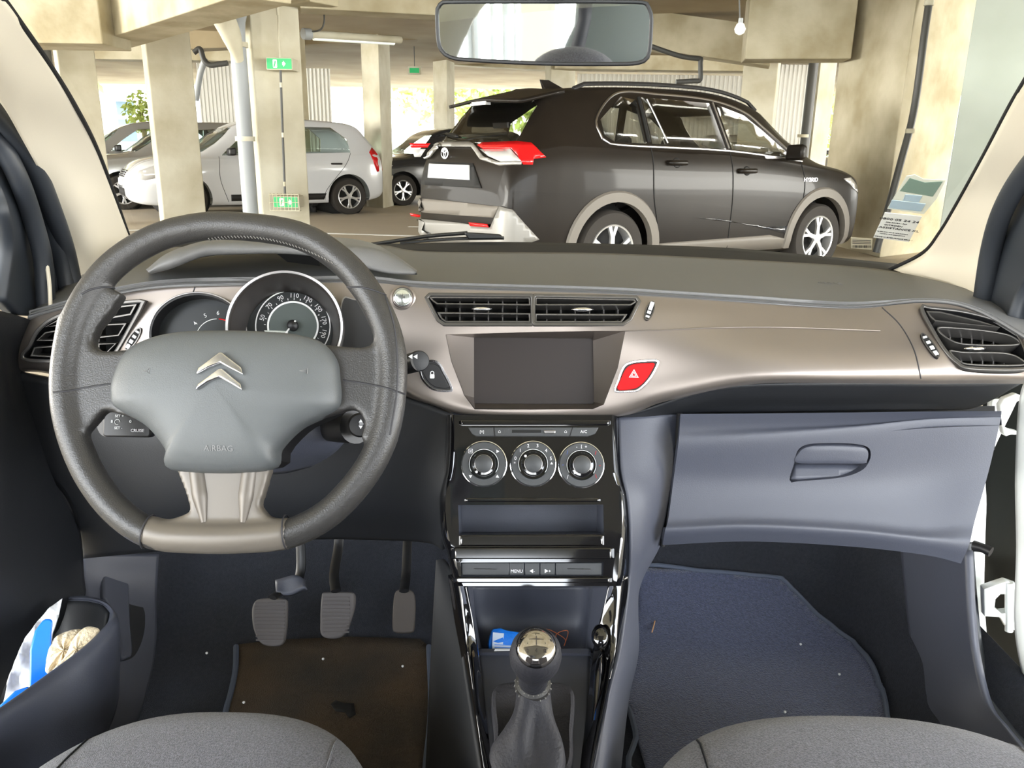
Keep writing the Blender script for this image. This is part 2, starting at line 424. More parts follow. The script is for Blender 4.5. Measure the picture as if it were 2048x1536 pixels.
beam((1490, 118, 10.8), (1700, 138, 10.6), .75, .5, label='concrete beam running into the broad right column')
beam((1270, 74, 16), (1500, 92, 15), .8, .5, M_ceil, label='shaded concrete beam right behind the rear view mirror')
beam((190, 118, 18), (470, 128, 18), .6, .5, label='far concrete beam over the parked silver cars')
# drainpipes
def pipe(name, pts, r, label, m, cat='pipe', n=30, clips=()):
    t = thing(name, label, cat, pts[0]); tube('pipe_run', pts, r, m, t, n=n, seg=16)
    for c in clips: 
        P = V(c); tube('pipe_clip', [P - V((0, 0, .025)), P + V((0, 0, .025))], r * 1.25, M_concl, t, n=2, seg=16)
    return t
M_pipe = mat('pvc_pipe', rgb(150, 154, 156), .5); M_pdark = mat('dark_pipe', rgb(72, 72, 70), .5)
def Yp(px, py, Y): return W(px, py, Y)
pb = Yp(492, 300, 9.3)
pipe('drainpipe', [V((pb.x, 9.3, 0)), V((pb.x, 9.3, 1.5)), V((pb.x, 9.3, 2.35)), V((pb.x + .05, 9.25, 2.55)), V((pb.x + .12, 9.2, 2.75)), V((pb.x + .12, 9.2, 3.0)), V((pb.x + .12, 9.2, 3.2))], .085,
     'thick grey drainpipe running up the exit sign column', M_pipe, 'pipe', 40, [(pb.x, 9.3, .3), (pb.x, 9.3, 1.28), (pb.x, 9.3, 2.25)])
pipe('drainpipe', [Yp(478, 120, 9.2), Yp(462, 70, 9.0), Yp(445, 30, 8.8), Yp(438, -10, 8.6)], [.05, .1, .12, .12], 'pale funnel-shaped pipe branch left of the grey drainpipe', M_concl)
pipe('drainpipe', [V((W(115, 300, 11.7).x, 11.7, .1)), V((W(115, 300, 11.7).x, 11.7, 1.5)), V((W(115, 300, 11.7).x, 11.7, 2.9))], .09, 'dark drainpipe beside the farthest left column', M_pdark)
q = W(1838, 200, 9.7)
pipe('conduit', [W(1752, 505, 9.4), W(1800, 330, 9.45), W(1828, 220, 9.5), W(1850, 60, 9.55), W(1862, -20, 9.6)], .04, 'grey conduit running up the broad right column', M_pdark, 'pipe', 30, [W(1820, 262, 9.45), W(1858, 6, 9.55)])
pipe('drainpipe', [V((W(1608, 300, 14.4).x, 14.4, .1)), V((W(1608, 300, 14.4).x, 14.4, 1.5)), V((W(1608, 300, 14.4).x, 14.4, 2.9))], .08, 'grey drainpipe beside the slim column above the SUV bonnet', M_pdark, clips=[V((W(1608, 262, 14.4).x, 14.4, 1.5))])
pipe('ceiling_pipe', [W(1300, 92, 12.5), W(1360, 112, 12.5), W(1401, 118, 12.5), W(1401, 122, 12.5), W(1401, 140, 12.5), W(1400, 160, 12.5), W(1385, 162, 12.5), W(1352, 164, 12.5)], .035, 'dark metal pipe elbow hanging above the SUV roof', M_pdark, n=60)
pipe('ceiling_pipe', [W(388, 105, 13), W(400, 98, 13), W(408, 120, 13), W(420, 130, 13), W(440, 128, 13), W(455, 126, 13)], .04, 'dark bent pipe left of the ribbed metal sheet', M_pdark, n=50)
pipe('ceiling_pipe', [W(392, 200, 14.5), W(400, 150, 14.4), W(410, 118, 14.3)], .05, 'grey slanting strut beside the ribbed metal sheet', M_pipe)
pipe('cable', [W(555, 30, 9.3), W(556, 12, 9.3), W(575, 2, 9.3), W(590, -6, 9.3)], .012, 'pale cable curving at the top of the exit sign column', M_concl)
a_ = W(557, 30, 9.35)
pipe('cable', [W(556, 12, 9.37), W(558, 80, 9.36), W(560, 118, 9.35)], .012, 'thin pale conduit above the upper exit sign', M_concl)
pipe('cable', [W(561, 138, 9.36), W(564, 230, 9.36), W(570, 390, 9.36)], .013, 'thin dark conduit joining the two exit signs', M_pdark, clips=[W(562, 170, 9.36), W(566, 270, 9.36), W(569, 368, 9.36)])
# exit signs
M_green = mat('sign_green', rgb(30, 160, 92), .4, emis=.25); M_signw = mat('sign_white', rgb(235, 240, 232), .4, emis=.3)
def exit_sign(px, py, w, h, label, guard):
    t = thing('exit_sign', label, 'sign', W(px, py, 9.34)); fr = Frame(W(px, py, 9.34), (0, -1, 0))
    prism('sign_box', rpoly(w, h, .01), fr, -.22, .03, M_concl, t, b=.004)
    prism('sign_face', rpoly(w * .94, h * .86, .005), fr, .03, .034, M_green, t)
    s = h * .86
    prism('door_symbol', rpoly(s * .42, s * .8, .01, cx=-w * .16), fr, .034, .037, M_signw, t)
    tube('running_figure', [fr(-w * .16 - s * .1, -s * .3, .04), fr(-w * .16, 0, .04), fr(-w * .16 + s * .05, s * .25, .04)], s * .06, M_green, t, n=6, seg=6)
    ar = [(0, .14), (.1, .14), (.1, .3), (.34, 0), (.1, -.3), (.1, -.14), (0, -.14)]
    prism('arrow_symbol', [(w * .12 + a * s, b * s) for a, b in ar], fr, .034, .037, M_signw, t)
    if guard:
        g = []
        for k in range(9):
            x = -w * .58 + w * 1.16 * k / 8
            g.append(tube('g', [fr(x, -h * .72, .03), fr(x, -h * .72, .09), fr(x, h * .72, .09), fr(x, h * .72, .03)], .004, M_concl, None, n=0, seg=5))
        for y in (-.7, 0, .7):
            g.append(tube('g', [fr(-w * .6, h * y, .03), fr(-w * .58, h * y, .09), fr(w * .58, h * y, .09), fr(w * .6, h * y, .03)], .004, M_concl, None, n=0, seg=5))
        join('wire_guard', g, M_concl, t)
exit_sign(560, 128, .285, .125, 'green exit sign high on the concrete column', False)
exit_sign(573, 404, .285, .13, 'green exit sign low on the concrete column behind a wire guard', True)
def far_sign(px, py, Y, label):
    t = thing('exit_sign', label, 'sign', W(px, py, Y)); fr = Frame(W(px, py, Y), (0, -1, 0))
    prism('sign_box', rpoly(.28, .16, .01), fr, -.03, .02, M_concl, t); prism('sign_face', rpoly(.2, .1, .005), fr, .02, .024, M_green, t)
    tube('hanger', [fr(0, .08, 0), fr(0, .9, 0)], .008, M_pdark, t, n=2, seg=6)
far_sign(829, 141, 18, 'tiny hanging green sign left of the rear view mirror')
# fluorescent lamps
def tube_lamp(pa, pb, label):
    a, b = W(*pa), W(*pb); t = thing('fluorescent_lamp', label, 'lamp', a); u = V((0, 0, 1))
    tube('housing', [a, b], .06, M_concl, t, n=4, seg=12, flat=.8); d = (b - a).normalized()
    tube('tube', [a + d * .1 - u * .045, b - d * .1 - u * .045], .025, M_signw, t, n=4, seg=10)
    tube('end_cap', [a - d * .04, a + d * .06], .066, M_pipe, t, n=2, seg=12)
    return t
tube_lamp((612, 68, 10.5), (800, 80, 11.5), 'long fluorescent lamp right of the exit sign column')
pipe('cable', [W(648, 20, 10.5), W(648, 45, 10.5), W(640, 60, 10.5), W(618, 64, 10.5)], .01, 'dark cable dropping to the fluorescent lamp', M_pdark)
pipe('cable', [W(1478, -20, 7), W(1480, 45, 7)], .006, 'thin cord holding the ceiling bulb', M_pdark)
t = thing('ceiling_bulb', 'small white bulb hanging near the right beam', 'lamp', W(1480, 58, 7)); lathe('bulb', [(.012, .05), (.03, .035), (.045, 0), (.035, -.03), (.01, -.045)], Frame(W(1480, 58, 7), (0, 0, 1)), M_signw, t, seg=20, capped=True); lathe('bulb_socket', [(.018, .08), (.02, .045)], Frame(W(1480, 58, 7), (0, 0, 1)), M_pipe, t, seg=14, capped=True)
# ribbed metal sheets
M_rib = mat('ribbed_metal', rgb(214, 212, 204), .5)
def ribbed(pa, pb, z0, z1, pitch, label):
    a, b = W(*pa), W(*pb); a.z = b.z = 0; L = (b - a).length; d = (b - a) / L; k = V((-d.y, d.x, 0)) * .03
    n = int(L / pitch); P = []
    for i in range(n):
        for f, s in ((0, 0), (.3, 0), (.45, 1), (.85, 1), (1, 0)): P.append(a + d * (pitch * (i + f)) + k * s)
    o = grid_mesh('ribbed_metal_sheet', [[p + V((0, 0, z0)) for p in P], [p + V((0, 0, z1)) for p in P]], M_rib, smooth=False); solid(o, .006)
    return tag(o, label, 'metal sheet', 'ribbed metal wall sheets')
ribbed((408, 300, 22), (482, 300, 22), .05, 3.24, .1, 'ribbed pale metal sheet left of the grey drainpipe')
ribbed((621, 300, 17.5), (669, 300, 17.5), .05, 2.75, .08, 'ribbed pale metal sheet right of the exit sign column')
ribbed((1150, 300, 23), (1520, 300, 23), .05, 3.2, .12, 'wide ribbed metal wall behind the black SUV')
ribbed((1538, 300, 20), (1606, 300, 20), .05, 3.2, .1, 'ribbed metal sheet above the SUV bonnet')
# parking lines
def line(a, b, w, label):
    a, b = V(a), V(b); d = (b - a).normalized(); k = V((-d.y, d.x, 0)) * w / 2; n = 8; rows = []
    for i in range(n + 1):
        p = a.lerp(b, i / n); rows.append([V((q.x, q.y, zf(q.y) + .006)) for q in (p - k, p + k)])
    o = grid_mesh('parking_line', rows, M_white, smooth=False); solid(o, .004); return tag(o, label, 'painted line', 'white parking lines on the asphalt')
line(WZ(250, 470, 0), WZ(520, 462, 0), .1, 'white parking line left behind the steering wheel')
line((-2.6, 11.2, 0), (2.2, 10.6, 0), .1, 'white parking line in front of the white hatchback')
line((-1.6, 12.3, 0), (3.0, 11.7, 0), .1, 'thin white parking line by the tail of the hatchback')
line((-9.5, 9.3, 0), (-3.6, 10.1, 0), .1, 'white parking line at the foot of the second left column')
line((-6, 6.2, 0), (-4.5, 9.0, 0), .1, 'white parking line seen near the left windscreen edge')
line((-7, 4.3, 0), (-3.0, 4.5, 0), .12, 'white parking line seen through the driver side window')
# outside: block of flats, shrubs, fence
M_bld = mat('render_wall', rgb(232, 230, 222), .9); M_bwin = mat('window_glass', rgb(120, 140, 160), .2)
bl = thing('apartment_building', 'bright white apartment building outside on the far left', 'building', W(200, 300, 40)); c = W(200, 300, 40)
box('wall', (c.x - 14, 40, 0), (c.x + 9, 48, 12), M_bld, bl)
for (x, y, w, h) in ((232, 152, .9, .9), (252, 230, .8, 2.4), (300, 150, .8, .9), (180, 240, .9, 2)):
    p = W(x, y, 39.95); box('window', (p.x - w / 2, 39.9, p.z - h / 2), (p.x + w / 2, 40.02, p.z + h / 2), M_bwin, bl, b=.02)
for y in (178, 215):
    p = W(240, y, 39); box('balcony', (p.x - 2, 38.6, p.z - .5), (p.x + 1.2, 40, p.z - .35), M_bld, bl)
M_leaf = mat('leaves', rgb(196, 206, 120), .7, var=(3, .3, rgb(150, 172, 80)))
def shrub(c, r, n, label, s=.12):
    vs, fs = [], []
    for i in range(n):
        d = V((random.gauss(0, 1), random.gauss(0, 1), random.gauss(0, 1))).normalized() * (random.random() ** .4)
        p = c + V((d.x * r[0], d.y * r[1], d.z * r[2])); u = V((random.gauss(0, 1), random.gauss(0, 1), random.gauss(0, 1))).normalized() * s
        w = u.cross(V((random.random(), random.random(), random.random()))).normalized() * s * .5; b = len(vs)
        vs += [p - u, p + w, p + u, p - w]; fs.append((b, b + 1, b + 2, b + 3))
    t = thing('tree', label, 'tree', V((c.x, c.y, 0))); mk('foliage', vs, fs, M_leaf, t, smooth=False)
    tube('trunk', [V((c.x, c.y, 0)), V((c.x + .05, c.y, c.z * .5)), V((c.x, c.y, c.z))], [.12, .06], M_ceil, t, n=6, seg=8); return t
shrub(W(282, 225, 24), (.5, .4, .6), 350, 'small leafy tree outside between the two left columns', .09)
shrub(W(985, 175, 42), (6, 1.5, 2.2), 1500, 'yellow-green trees outside behind the SUV roof', .3)
shrub(W(1652, 205, 34), (1.6, 1, 3.2), 900, 'green tree outside just left of the broad column', .2)
shrub(W(60, 90, 36), (4, 1.5, 2.5), 700, 'sunlit yellow tree at the upper left behind the drainpipe', .3)
# ================================================================ helpers for patches that follow a surface
def cells(poly, step):
    bm = bmesh.new(); f = bm.faces.new([bm.verts.new((x, y, 0)) for x, y in poly])
    xs = [p[0] for p in poly]; ysx = [p[1] for p in poly]
    for lo, hi, no in ((min(xs), max(xs), V((1, 0, 0))), (min(ysx), max(ysx), V((0, 1, 0)))):
        k = lo + step
        while k < hi:
            bmesh.ops.bisect_plane(bm, geom=bm.verts[:] + bm.edges[:] + bm.faces[:], plane_co=no * k, plane_no=no); k += step
    bmesh.ops.triangulate(bm, faces=[f for f in bm.faces if len(f.verts) > 4])
    bm.verts.index_update(); vs = [tuple(v.co) for v in bm.verts]; fs = [tuple(v.index for v in f.verts) for f in bm.faces]; bm.free(); return vs, fs
def ppatch(name, poly, fn, m, parent=None, step=20, thick=.003, rnd=0, **kw):
    if rnd: poly = [tuple(p)[:2] for p in spline([V((a, c, 0)) for a, c in poly], rnd, closed=True)]
    vs, fs = cells(poly, step); P = [fn(x, y) for x, y, _ in vs]
    o = mk(name, P, fs, m, parent, **kw); me = o.data
    c = me.polygons[len(me.polygons) // 2]
    s = sum((1 if p.normal.dot(EYE - (p.center + o.location)) > 0 else -1) for p in me.polygons)
    if s < 0: me.flip_normals()
    if thick: solid(o, thick)
    return o
# ================================================================ dashboard
dash = thing('dashboard', 'grey car dashboard with satin silver fascia and soft top', 'dashboard', (.03, 1.1, .85))
pad = psurf('top_pad', [
    [(262, 497, 1.36), (420, 492, 1.36), (600, 490, 1.36), (760, 490, 1.36), (860, 503, 1.35), (1200, 506, 1.35), (1500, 520, 1.34), (1700, 532, 1.33), (1800, 545, 1.30), (1900, 568, 1.22), (1960, 588, 1.15), (2080, 640, 1.04)],
    [(150, 558, 1.17), (420, 530, 1.2), (600, 530, 1.2), (760, 530, 1.2), (860, 540, 1.2), (1200, 545, 1.2), (1500, 558, 1.2), (1700, 572, 1.19), (1800, 578, 1.16), (1900, 590, 1.12), (1960, 606, 1.08), (2080, 660, 1.02)],
    [(70, 618, 1.055), (300, 566, 1.07), (600, 558, 1.08), (740, 556, 1.08), (860, 566, 1.08), (1200, 576, 1.08), (1340, 584, 1.08), (1500, 594, 1.08), (1700, 606, 1.08), (1850, 596, 1.07), (1950, 612, 1.05), (2080, 684, 1.0)],
    [(58, 632, 1.045), (300, 573, 1.06), (600, 563, 1.067), (740, 562, 1.067), (860, 573, 1.067), (1200, 583, 1.067), (1340, 591, 1.067), (1500, 601, 1.067), (1700, 613, 1.067), (1850, 603, 1.06), (1950, 620, 1.04), (2080, 694, .992)],
    [(55, 642, 1.05), (300, 580, 1.07), (600, 570, 1.08), (740, 568, 1.08), (860, 580, 1.08), (1200, 590, 1.08), (1340, 598, 1.08), (1500, 608, 1.08), (1700, 620, 1.08), (1850, 610, 1.07), (1950, 628, 1.05), (2080, 702, 1.0)],
], M_pad, dash, nu=150, nv=40, thick=.006)
padh = Hit([pad])
fas = psurf('fascia', [
    [(42, 660, 1.055), (75, 622, 1.055), (180, 596, 1.062), (300, 578, 1.068), (500, 568, 1.068), (740, 566, 1.068), (860, 577, 1.068), (1066, 583, 1.068), (1200, 587, 1.068), (1340, 595, 1.066), (1500, 606, 1.066), (1700, 617, 1.066), (1850, 606, 1.058), (1950, 624, 1.04), (2080, 698, .99)],
    [(33, 690, 1.045), (75, 655, 1.04), (180, 640, 1.045), (300, 630, 1.055), (500, 620, 1.055), (740, 620, 1.055), (860, 625, 1.055), (1066, 625, 1.052), (1200, 625, 1.052), (1340, 630, 1.048), (1500, 640, 1.045), (1700, 650, 1.04), (1850, 655, 1.032), (1950, 665, 1.02), (2080, 720, .985)],
    [(28, 715, 1.045), (75, 695, 1.04), (180, 690, 1.04), (300, 690, 1.045), (500, 690, 1.05), (740, 690, 1.045), (860, 680, 1.045), (1066, 680, 1.045), (1200, 680, 1.04), (1340, 685, 1.03), (1500, 695, 1.015), (1700, 700, 1.008), (1850, 700, 1.005), (1950, 705, 1.0), (2080, 738, .982)],
    [(27, 732, 1.05), (75, 728, 1.045), (180, 740, 1.045), (300, 750, 1.045), (500, 760, 1.05), (740, 745, 1.04), (860, 760, 1.035), (1000, 780, 1.035), (1200, 770, 1.03), (1340, 745, 1.018), (1500, 738, 1.0), (1700, 738, .992), (1850, 738, .99), (1950, 740, .99), (2080, 750, .985)],
    [(28, 738, 1.055), (90, 740, 1.05), (180, 760, 1.05), (300, 790, 1.05), (500, 800, 1.05), (740, 760, 1.04), (850, 798, 1.03), (960, 824, 1.025), (1210, 825, 1.022), (1320, 793, 1.013), (1500, 760, .997), (1700, 757, .99), (1850, 757, .989), (1950, 756, .99), (2080, 758, .987)],
    [(28, 743, 1.065), (90, 746, 1.06), (180, 766, 1.06), (300, 800, 1.06), (500, 806, 1.06), (740, 780, 1.05), (850, 806, 1.04), (960, 834, 1.035), (1225, 834, 1.032), (1330, 803, 1.022), (1500, 769, 1.005), (1700, 767, .998), (1850, 768, .997), (1950, 767, 1.0), (2080, 768, .997)],
], M_fasc, dash, nu=220, nv=60, thick=.005)
fh = Hit([fas])
cutters = []
def nrm(px, py): 
    return fh.frame(px, py)
# ---- air vents
M_slat = mat('vent_slat', rgb(88, 86, 84), .28, metal=.6)
def vent(label, outline, loops, fins, knob, fc, depth=.05, rise=.0):
    """outline, loops: closed photo outlines; fins: px of the upright blades"""
    fr = Frame(fh(*fc), fh.frame(*fc).n)
    pol = fr.poly(outline); pol = [tuple(p)[:2] for p in spline([V((a, c, 0)) for a, c in pol], 72, closed=True, arc=True)] if len(outline) > 8 else pol
    cutters.append(prism('cutter', pol, fr, -.09, .06, M_gap, None))
    v = prism('air_vent', inset(pol, -.002), fr, -depth - .004, -depth, M_gap, dash, label=label)
    ring('vent_duct', inset(pol, -.0015), fr, .0035, -depth, rise + .001, M_blk, v)
    ring('vent_rim', inset(pol, -.003), fr, .0045, rise - .003, rise + .002, M_slat, v, b=.001)
    for lp in loops:
        lpp = fr.poly(lp); ring('slat', lpp, fr, .0022, -.022, rise + .0005, M_slat, v, b=.0006, rnd=64 if len(lp) > 6 else 0)
    for (x, y0, y1) in fins:
        a = fr.ab(x, y0); b = fr.ab(x, y1)
        hexa('fin', [fr(a[0] - .0008, a[1], -.04), fr(a[0] + .0008, a[1], -.04), fr(a[0] + .0008, a[1], -.02), fr(a[0] - .0008, a[1], -.02), fr(b[0] - .0008, b[1], -.04), fr(b[0] + .0008, b[1], -.04), fr(b[0] + .0008, b[1], -.02), fr(b[0] - .0008, b[1], -.02)], M_slat, v)
    if knob:
        x, y, w = knob; P = [fr.P(x - w / 2, y, .001), fr.P(x - w / 4, y, .004), fr.P(x + w / 4, y, .004), fr.P(x + w / 2, y, .001)]
        tube('adjuster_tab', P, [.0008, .004, .004, .0008], M_chr, v, n=14, seg=12, flat=.8, label='chrome adjuster tab')
    return v
vent('left half of the wide centre air vent', [(854, 596), (860, 590), (1062, 592), (1064, 596), (1064, 645), (1062, 648), (889, 648), (877, 640)],
     [[(857, 593), (1061, 594), (1061, 611), (874, 609), (864, 602)], [(874, 624), (1061, 626), (1061, 645), (891, 645), (882, 638)]],
     [(x, 594, 645) for x in range(888, 1058, 29)], (963, 618, 40), (966, 620))
vent('right half of the wide centre air vent', [(1068, 596), (1070, 592), (1272, 596), (1277, 603), (1260, 638), (1245, 648), (1070, 648), (1068, 645)],
     [[(1070, 594), (1270, 598), (1273, 604), (1262, 611), (1070, 611)], [(1070, 627), (1255, 628), (1243, 645), (1070, 645)]],
     [(x, 595, 645) for x in range(1095, 1262, 29)], (1165, 619, 44), (1168, 620))
vent('slatted air vent on the passenger side end of the fascia', [(1844, 617), (1862, 617), (1923, 624), (1980, 638), (2018, 655), (2040, 680), (2052, 712), (2052, 736), (1941, 736), (1915, 725), (1894, 705), (1872, 672)],
     [[(1852, 622), (1880, 623), (1960, 642), (2000, 655), (1870, 643), (1860, 634)], [(1874, 655), (1920, 655), (1985, 662), (2025, 672), (2037, 690), (1935, 690), (1895, 678)], [(1898, 700), (1930, 703), (2010, 705), (2044, 718), (2046, 731), (1940, 730), (1912, 718)]],
     [(1894, 660, 690), (1914, 658, 725), (1937, 660, 730), (1958, 661, 732), (1980, 664, 733), (2002, 668, 733), (2024, 680, 734)], (1950, 697, 44), (1950, 690))
vent('slatted air vent on the driver side end of the fascia', [(55, 719), (62, 690), (80, 658), (115, 634), (180, 615), (276, 603), (283, 609), (262, 650), (228, 708), (205, 719)],
     [[(90, 654), (125, 634), (200, 616), (274, 608), (262, 630), (160, 648)], [(72, 682), (90, 664), (170, 650), (254, 646), (238, 672), (150, 682)], [(60, 713), (68, 694), (150, 688), (234, 686), (208, 713), (120, 716)]],
     [(x, 652, 710) for x in (100, 128, 156, 184)], (155, 683, 40), (165, 665))
# screen opening
scr = Frame(W(1066, 742, 1.068), (0, -.965, .26))
bz = [((892, 669), (948, 675)), ((1066, 664), (1066, 676)), ((1190, 662), (1184, 677)), ((1250, 662), (1186, 681)), ((1235, 735), (1187, 742)), ((1207, 808), (1188, 804)), ((1186, 817), (1186, 808)), ((1066, 818), (1066, 808)), ((950, 817), (948, 807)), ((929, 790), (948, 795)), ((903, 722), (948, 735))]
F2 = Frame(fh(1066, 742), fh.frame(1066, 742).n)
cutters.append(prism('cutter', F2.poly([o for o, i in bz]), F2, -.06, .05, M_gap, None))
fr_h = Frame(fh(1274, 752), fh.frame(1274, 752).n)
for c_, ab_ in ((W(571, 655, 1.0), .0700), (W(397, 668, 1.03), .0)):
    f_ = Frame(c_, (.16, -.93, .36) if ab_ else (.12, -.93, .36))
    pp = [(ab_ * math.cos(R(a)), ab_ * math.sin(R(a))) for a in range(0, 360, 6)] if ab_ else [(.061 * math.cos(R(a)), .054 * math.sin(R(a))) for a in range(0, 360, 6)]
    cutters.append(prism('cutter', pp, f_, -.2, .06, M_gap, None))
cut(fas, cutters, 30)
rows = [[fh(*o, .0008) for o, i in bz], [fh(*o, .0004).lerp(scr.P(*i, 0), .12) for o, i in bz], [scr.P(*i, 0) for o, i in bz], [scr.P(*i, -.006) for o, i in bz]]
fixn(grid_mesh('screen_bezel', rows, M_fasc, dash, closed_u=True, angle=25, label='recessed satin surround of the screen'))
rows = [[fh(*o, h) for o, i in bz] for h in (-.004, -.03)]
prism('display_screen', scr.poly([(946, 673), (1188, 675), (1190, 811), (946, 810)]), scr, -.012, -.004, M_screen, dash, label='dark glossy multimedia screen')
# shelf above the screen and the long line of the passenger panel
fh.line('panel_seam', [(1250, 662), (1330, 660), (1420, 656), (1560, 655), (1760, 662)], .0009, M_fasc, dash, h=.0008)
fh.line('panel_seam', [(1764, 615), (1800, 650), (1828, 700), (1842, 757)], .0009, M_dmark, dash, h=.0)
fh.line('panel_seam', [(390, 574), (386, 585), (378, 600)], .0009, M_dmark, dash, h=.0002)
# thumb wheels
def wheel_thumb(x, y, dx, dy, label, seats=4):
    fr = fh.frame(x, y); a = fr.ab(x - dx, y - dy); b = fr.ab(x + dx, y + dy); d = V((b[0] - a[0], b[1] - a[1])); L = d.length; d /= L; k = V((-d.y, d.x))
    out = []
    for t in range(24):
        an = t / 24 * 2 * math.pi; out.append(tuple(d * (L / 2 * 1.12 * math.cos(an)) + k * (.0058 * math.sin(an))))
    fr = Frame(fr.O, fr.n, fr.u); o = prism('vent_thumbwheel', out, fr, -.004, .0015, M_gap, dash, label=label)
    ring('thumbwheel_rim', out, fr, .0014, .0005, .0025, M_slat, o)
    for i in range(seats):
        c = d * (L * (i / (seats - 1) - .5) * .72); s = .0014 + .0006 * i
        prism('ridge_mark', [tuple(c + d * p * s + k * q * .0026) for p, q in ((-1, -1), (1, -1), (1, 1), (-1, 1))], fr, .0015, .0032, M_mark, o, b=.0004)
wheel_thumb(1299, 622, 6, -17, 'vent thumbwheel beside the centre vents')
wheel_thumb(1859, 692, 15, 22, 'vent thumbwheel beside the passenger end vent')
wheel_thumb(267, 678, -13, 20, 'vent thumbwheel beside the driver end vent')
# chrome knob
fr = fh.frame(806, 596); n_ = (fr.n + (EYE - fr.O).normalized()).normalized(); fr = Frame(fr.O, n_)
kn = lathe('dash_knob', [(.017, -.004), (.017, .001), (.0145, .0025), (.0135, .001)], fr, M_fasc, dash, label='round chrome scent diffuser knob')
lathe('knob_ring', [(.0135, 0), (.0132, .009), (.012, .011), (.0105, .0095)], fr, M_chr, kn)
lathe('knob_face', [(.0108, .008), (.0108, .0105), (.0095, .013), (.003, .0145)], fr, mat('knob_face', rgb(190, 195, 190), .12, metal=.8), kn)
text('knob_symbol', '%', fr, 0, 0, .009, M_dmark, kn, h=.0147, rot=.5)
# hazard and lock buttons
def dash_button(name, outer, inner, m, label, fc):
    f0 = fh.frame(*fc); fr = Frame(f0.O, f0.n)
    o = prism(name, fr.poly(outer), fr, -.003, .002, M_blk, dash, rnd=60, b=.0006, label=label)
    ring('button_rim', fr.poly(outer), fr, .0028, .001, .0045, M_chr, o, rnd=60, b=.0008)
    prism('button_face', fr.poly(inner), fr, 0, .004, m, o, rnd=60, b=.0008); return o, fr
hz, fr = dash_button('hazard_button', [(1229, 783), (1235, 760), (1246, 733), (1261, 723), (1290, 719), (1314, 719), (1318, 727), (1302, 757), (1279, 780), (1260, 784)], [(1235, 778), (1242, 757), (1252, 737), (1267, 728), (1290, 726), (1308, 726), (1308, 733), (1294, 757), (1276, 774), (1257, 779)], M_haz, 'red hazard warning button in a chrome rim', (1272, 752))
a, b = fr.ab(1268, 749)
def tri(s): return [(a + s * math.cos(R(90 + 120 * k)), b + s * math.sin(R(90 + 120 * k))) for k in range(3)]
ring('warning_triangle', tri(.0075), fr, .0009, .0042, .0047, M_mark, hz); ring('warning_triangle', tri(.0042), fr, .0007, .0042, .0047, M_mark, hz)
lk, fr = dash_button('lock_button', [(838, 727), (850, 721), (868, 719), (882, 727), (890, 742), (898, 757), (906, 777), (901, 783), (874, 782), (857, 774), (842, 755)], [(845, 732), (866, 727), (877, 733), (886, 748), (893, 761), (898, 775), (877, 775), (862, 768), (850, 752)], M_blk, 'black central locking button in a chrome rim', (870, 752))
a, b = fr.ab(865, 752); prism('padlock_symbol', rpoly(.006, .0055, .001, cx=a, cy=b), fr, .004, .0046, M_mark, lk)
tube('padlock_shackle', [fr(a - .002, b + .002, .0044), fr(a - .002, b + .0055, .0044), fr(a, b + .0068, .0044), fr(a + .002, b + .0055, .0044), fr(a + .002, b + .002, .0044)], .0005, M_mark, lk, n=16, seg=6)
# embossed word on the pad
fr = padh.frame(1658, 567); text('embossed_lettering', 'AIRBAG', Frame(fr.O, fr.n), 0, 0, .014, M_pad, dash, h=.0008, squash=.8)
# ---- hood over the instruments
hood = psurf('instrument_hood', [
    [(312, 546, 1.10), (350, 535, 1.08), (385, 521, 1.08), (420, 512, 1.09), (500, 508, 1.10), (570, 508, 1.10), (640, 514, 1.10), (700, 526, 1.10), (770, 546, 1.09), (828, 550, 1.075)],
    [(302, 548, 1.04), (345, 534, 1.03), (385, 518, 1.04), (420, 509, 1.05), (500, 506, 1.06), (570, 506, 1.07), (640, 512, 1.07), (700, 524, 1.07), (770, 543, 1.07), (830, 549, 1.062)],
    [(294, 541, 1.035), (335, 511, 1.04), (399, 488, 1.06), (467, 481, 1.075), (536, 484, 1.085), (620, 487, 1.09), (700, 491, 1.09), (745, 497, 1.09), (790, 516, 1.085), (833, 543, 1.062)],
    [(292, 539, 1.10), (335, 507, 1.15), (399, 484, 1.19), (467, 476, 1.21), (536, 478, 1.22), (620, 478, 1.22), (690, 480, 1.22), (742, 487, 1.21), (790, 511, 1.17), (834, 541, 1.08)],
    [(292, 539, 1.16), (335, 506, 1.24), (399, 484, 1.28), (467, 474, 1.30), (536, 474, 1.31), (620, 473, 1.31), (690, 476, 1.31), (742, 486, 1.28), (790, 510, 1.22), (834, 541, 1.10)],
], M_pad, dash, nu=90, nv=30, thick=.005, label='arched hood over the instruments')
hexa('hood_opening', [W(553, 507, 1.12), W(635, 512, 1.12), W(640, 532, 1.14), W(575, 524, 1.14), W(553, 507, 1.16), W(635, 512, 1.16), W(640, 532, 1.18), W(575, 524, 1.18)], M_gap, dash)
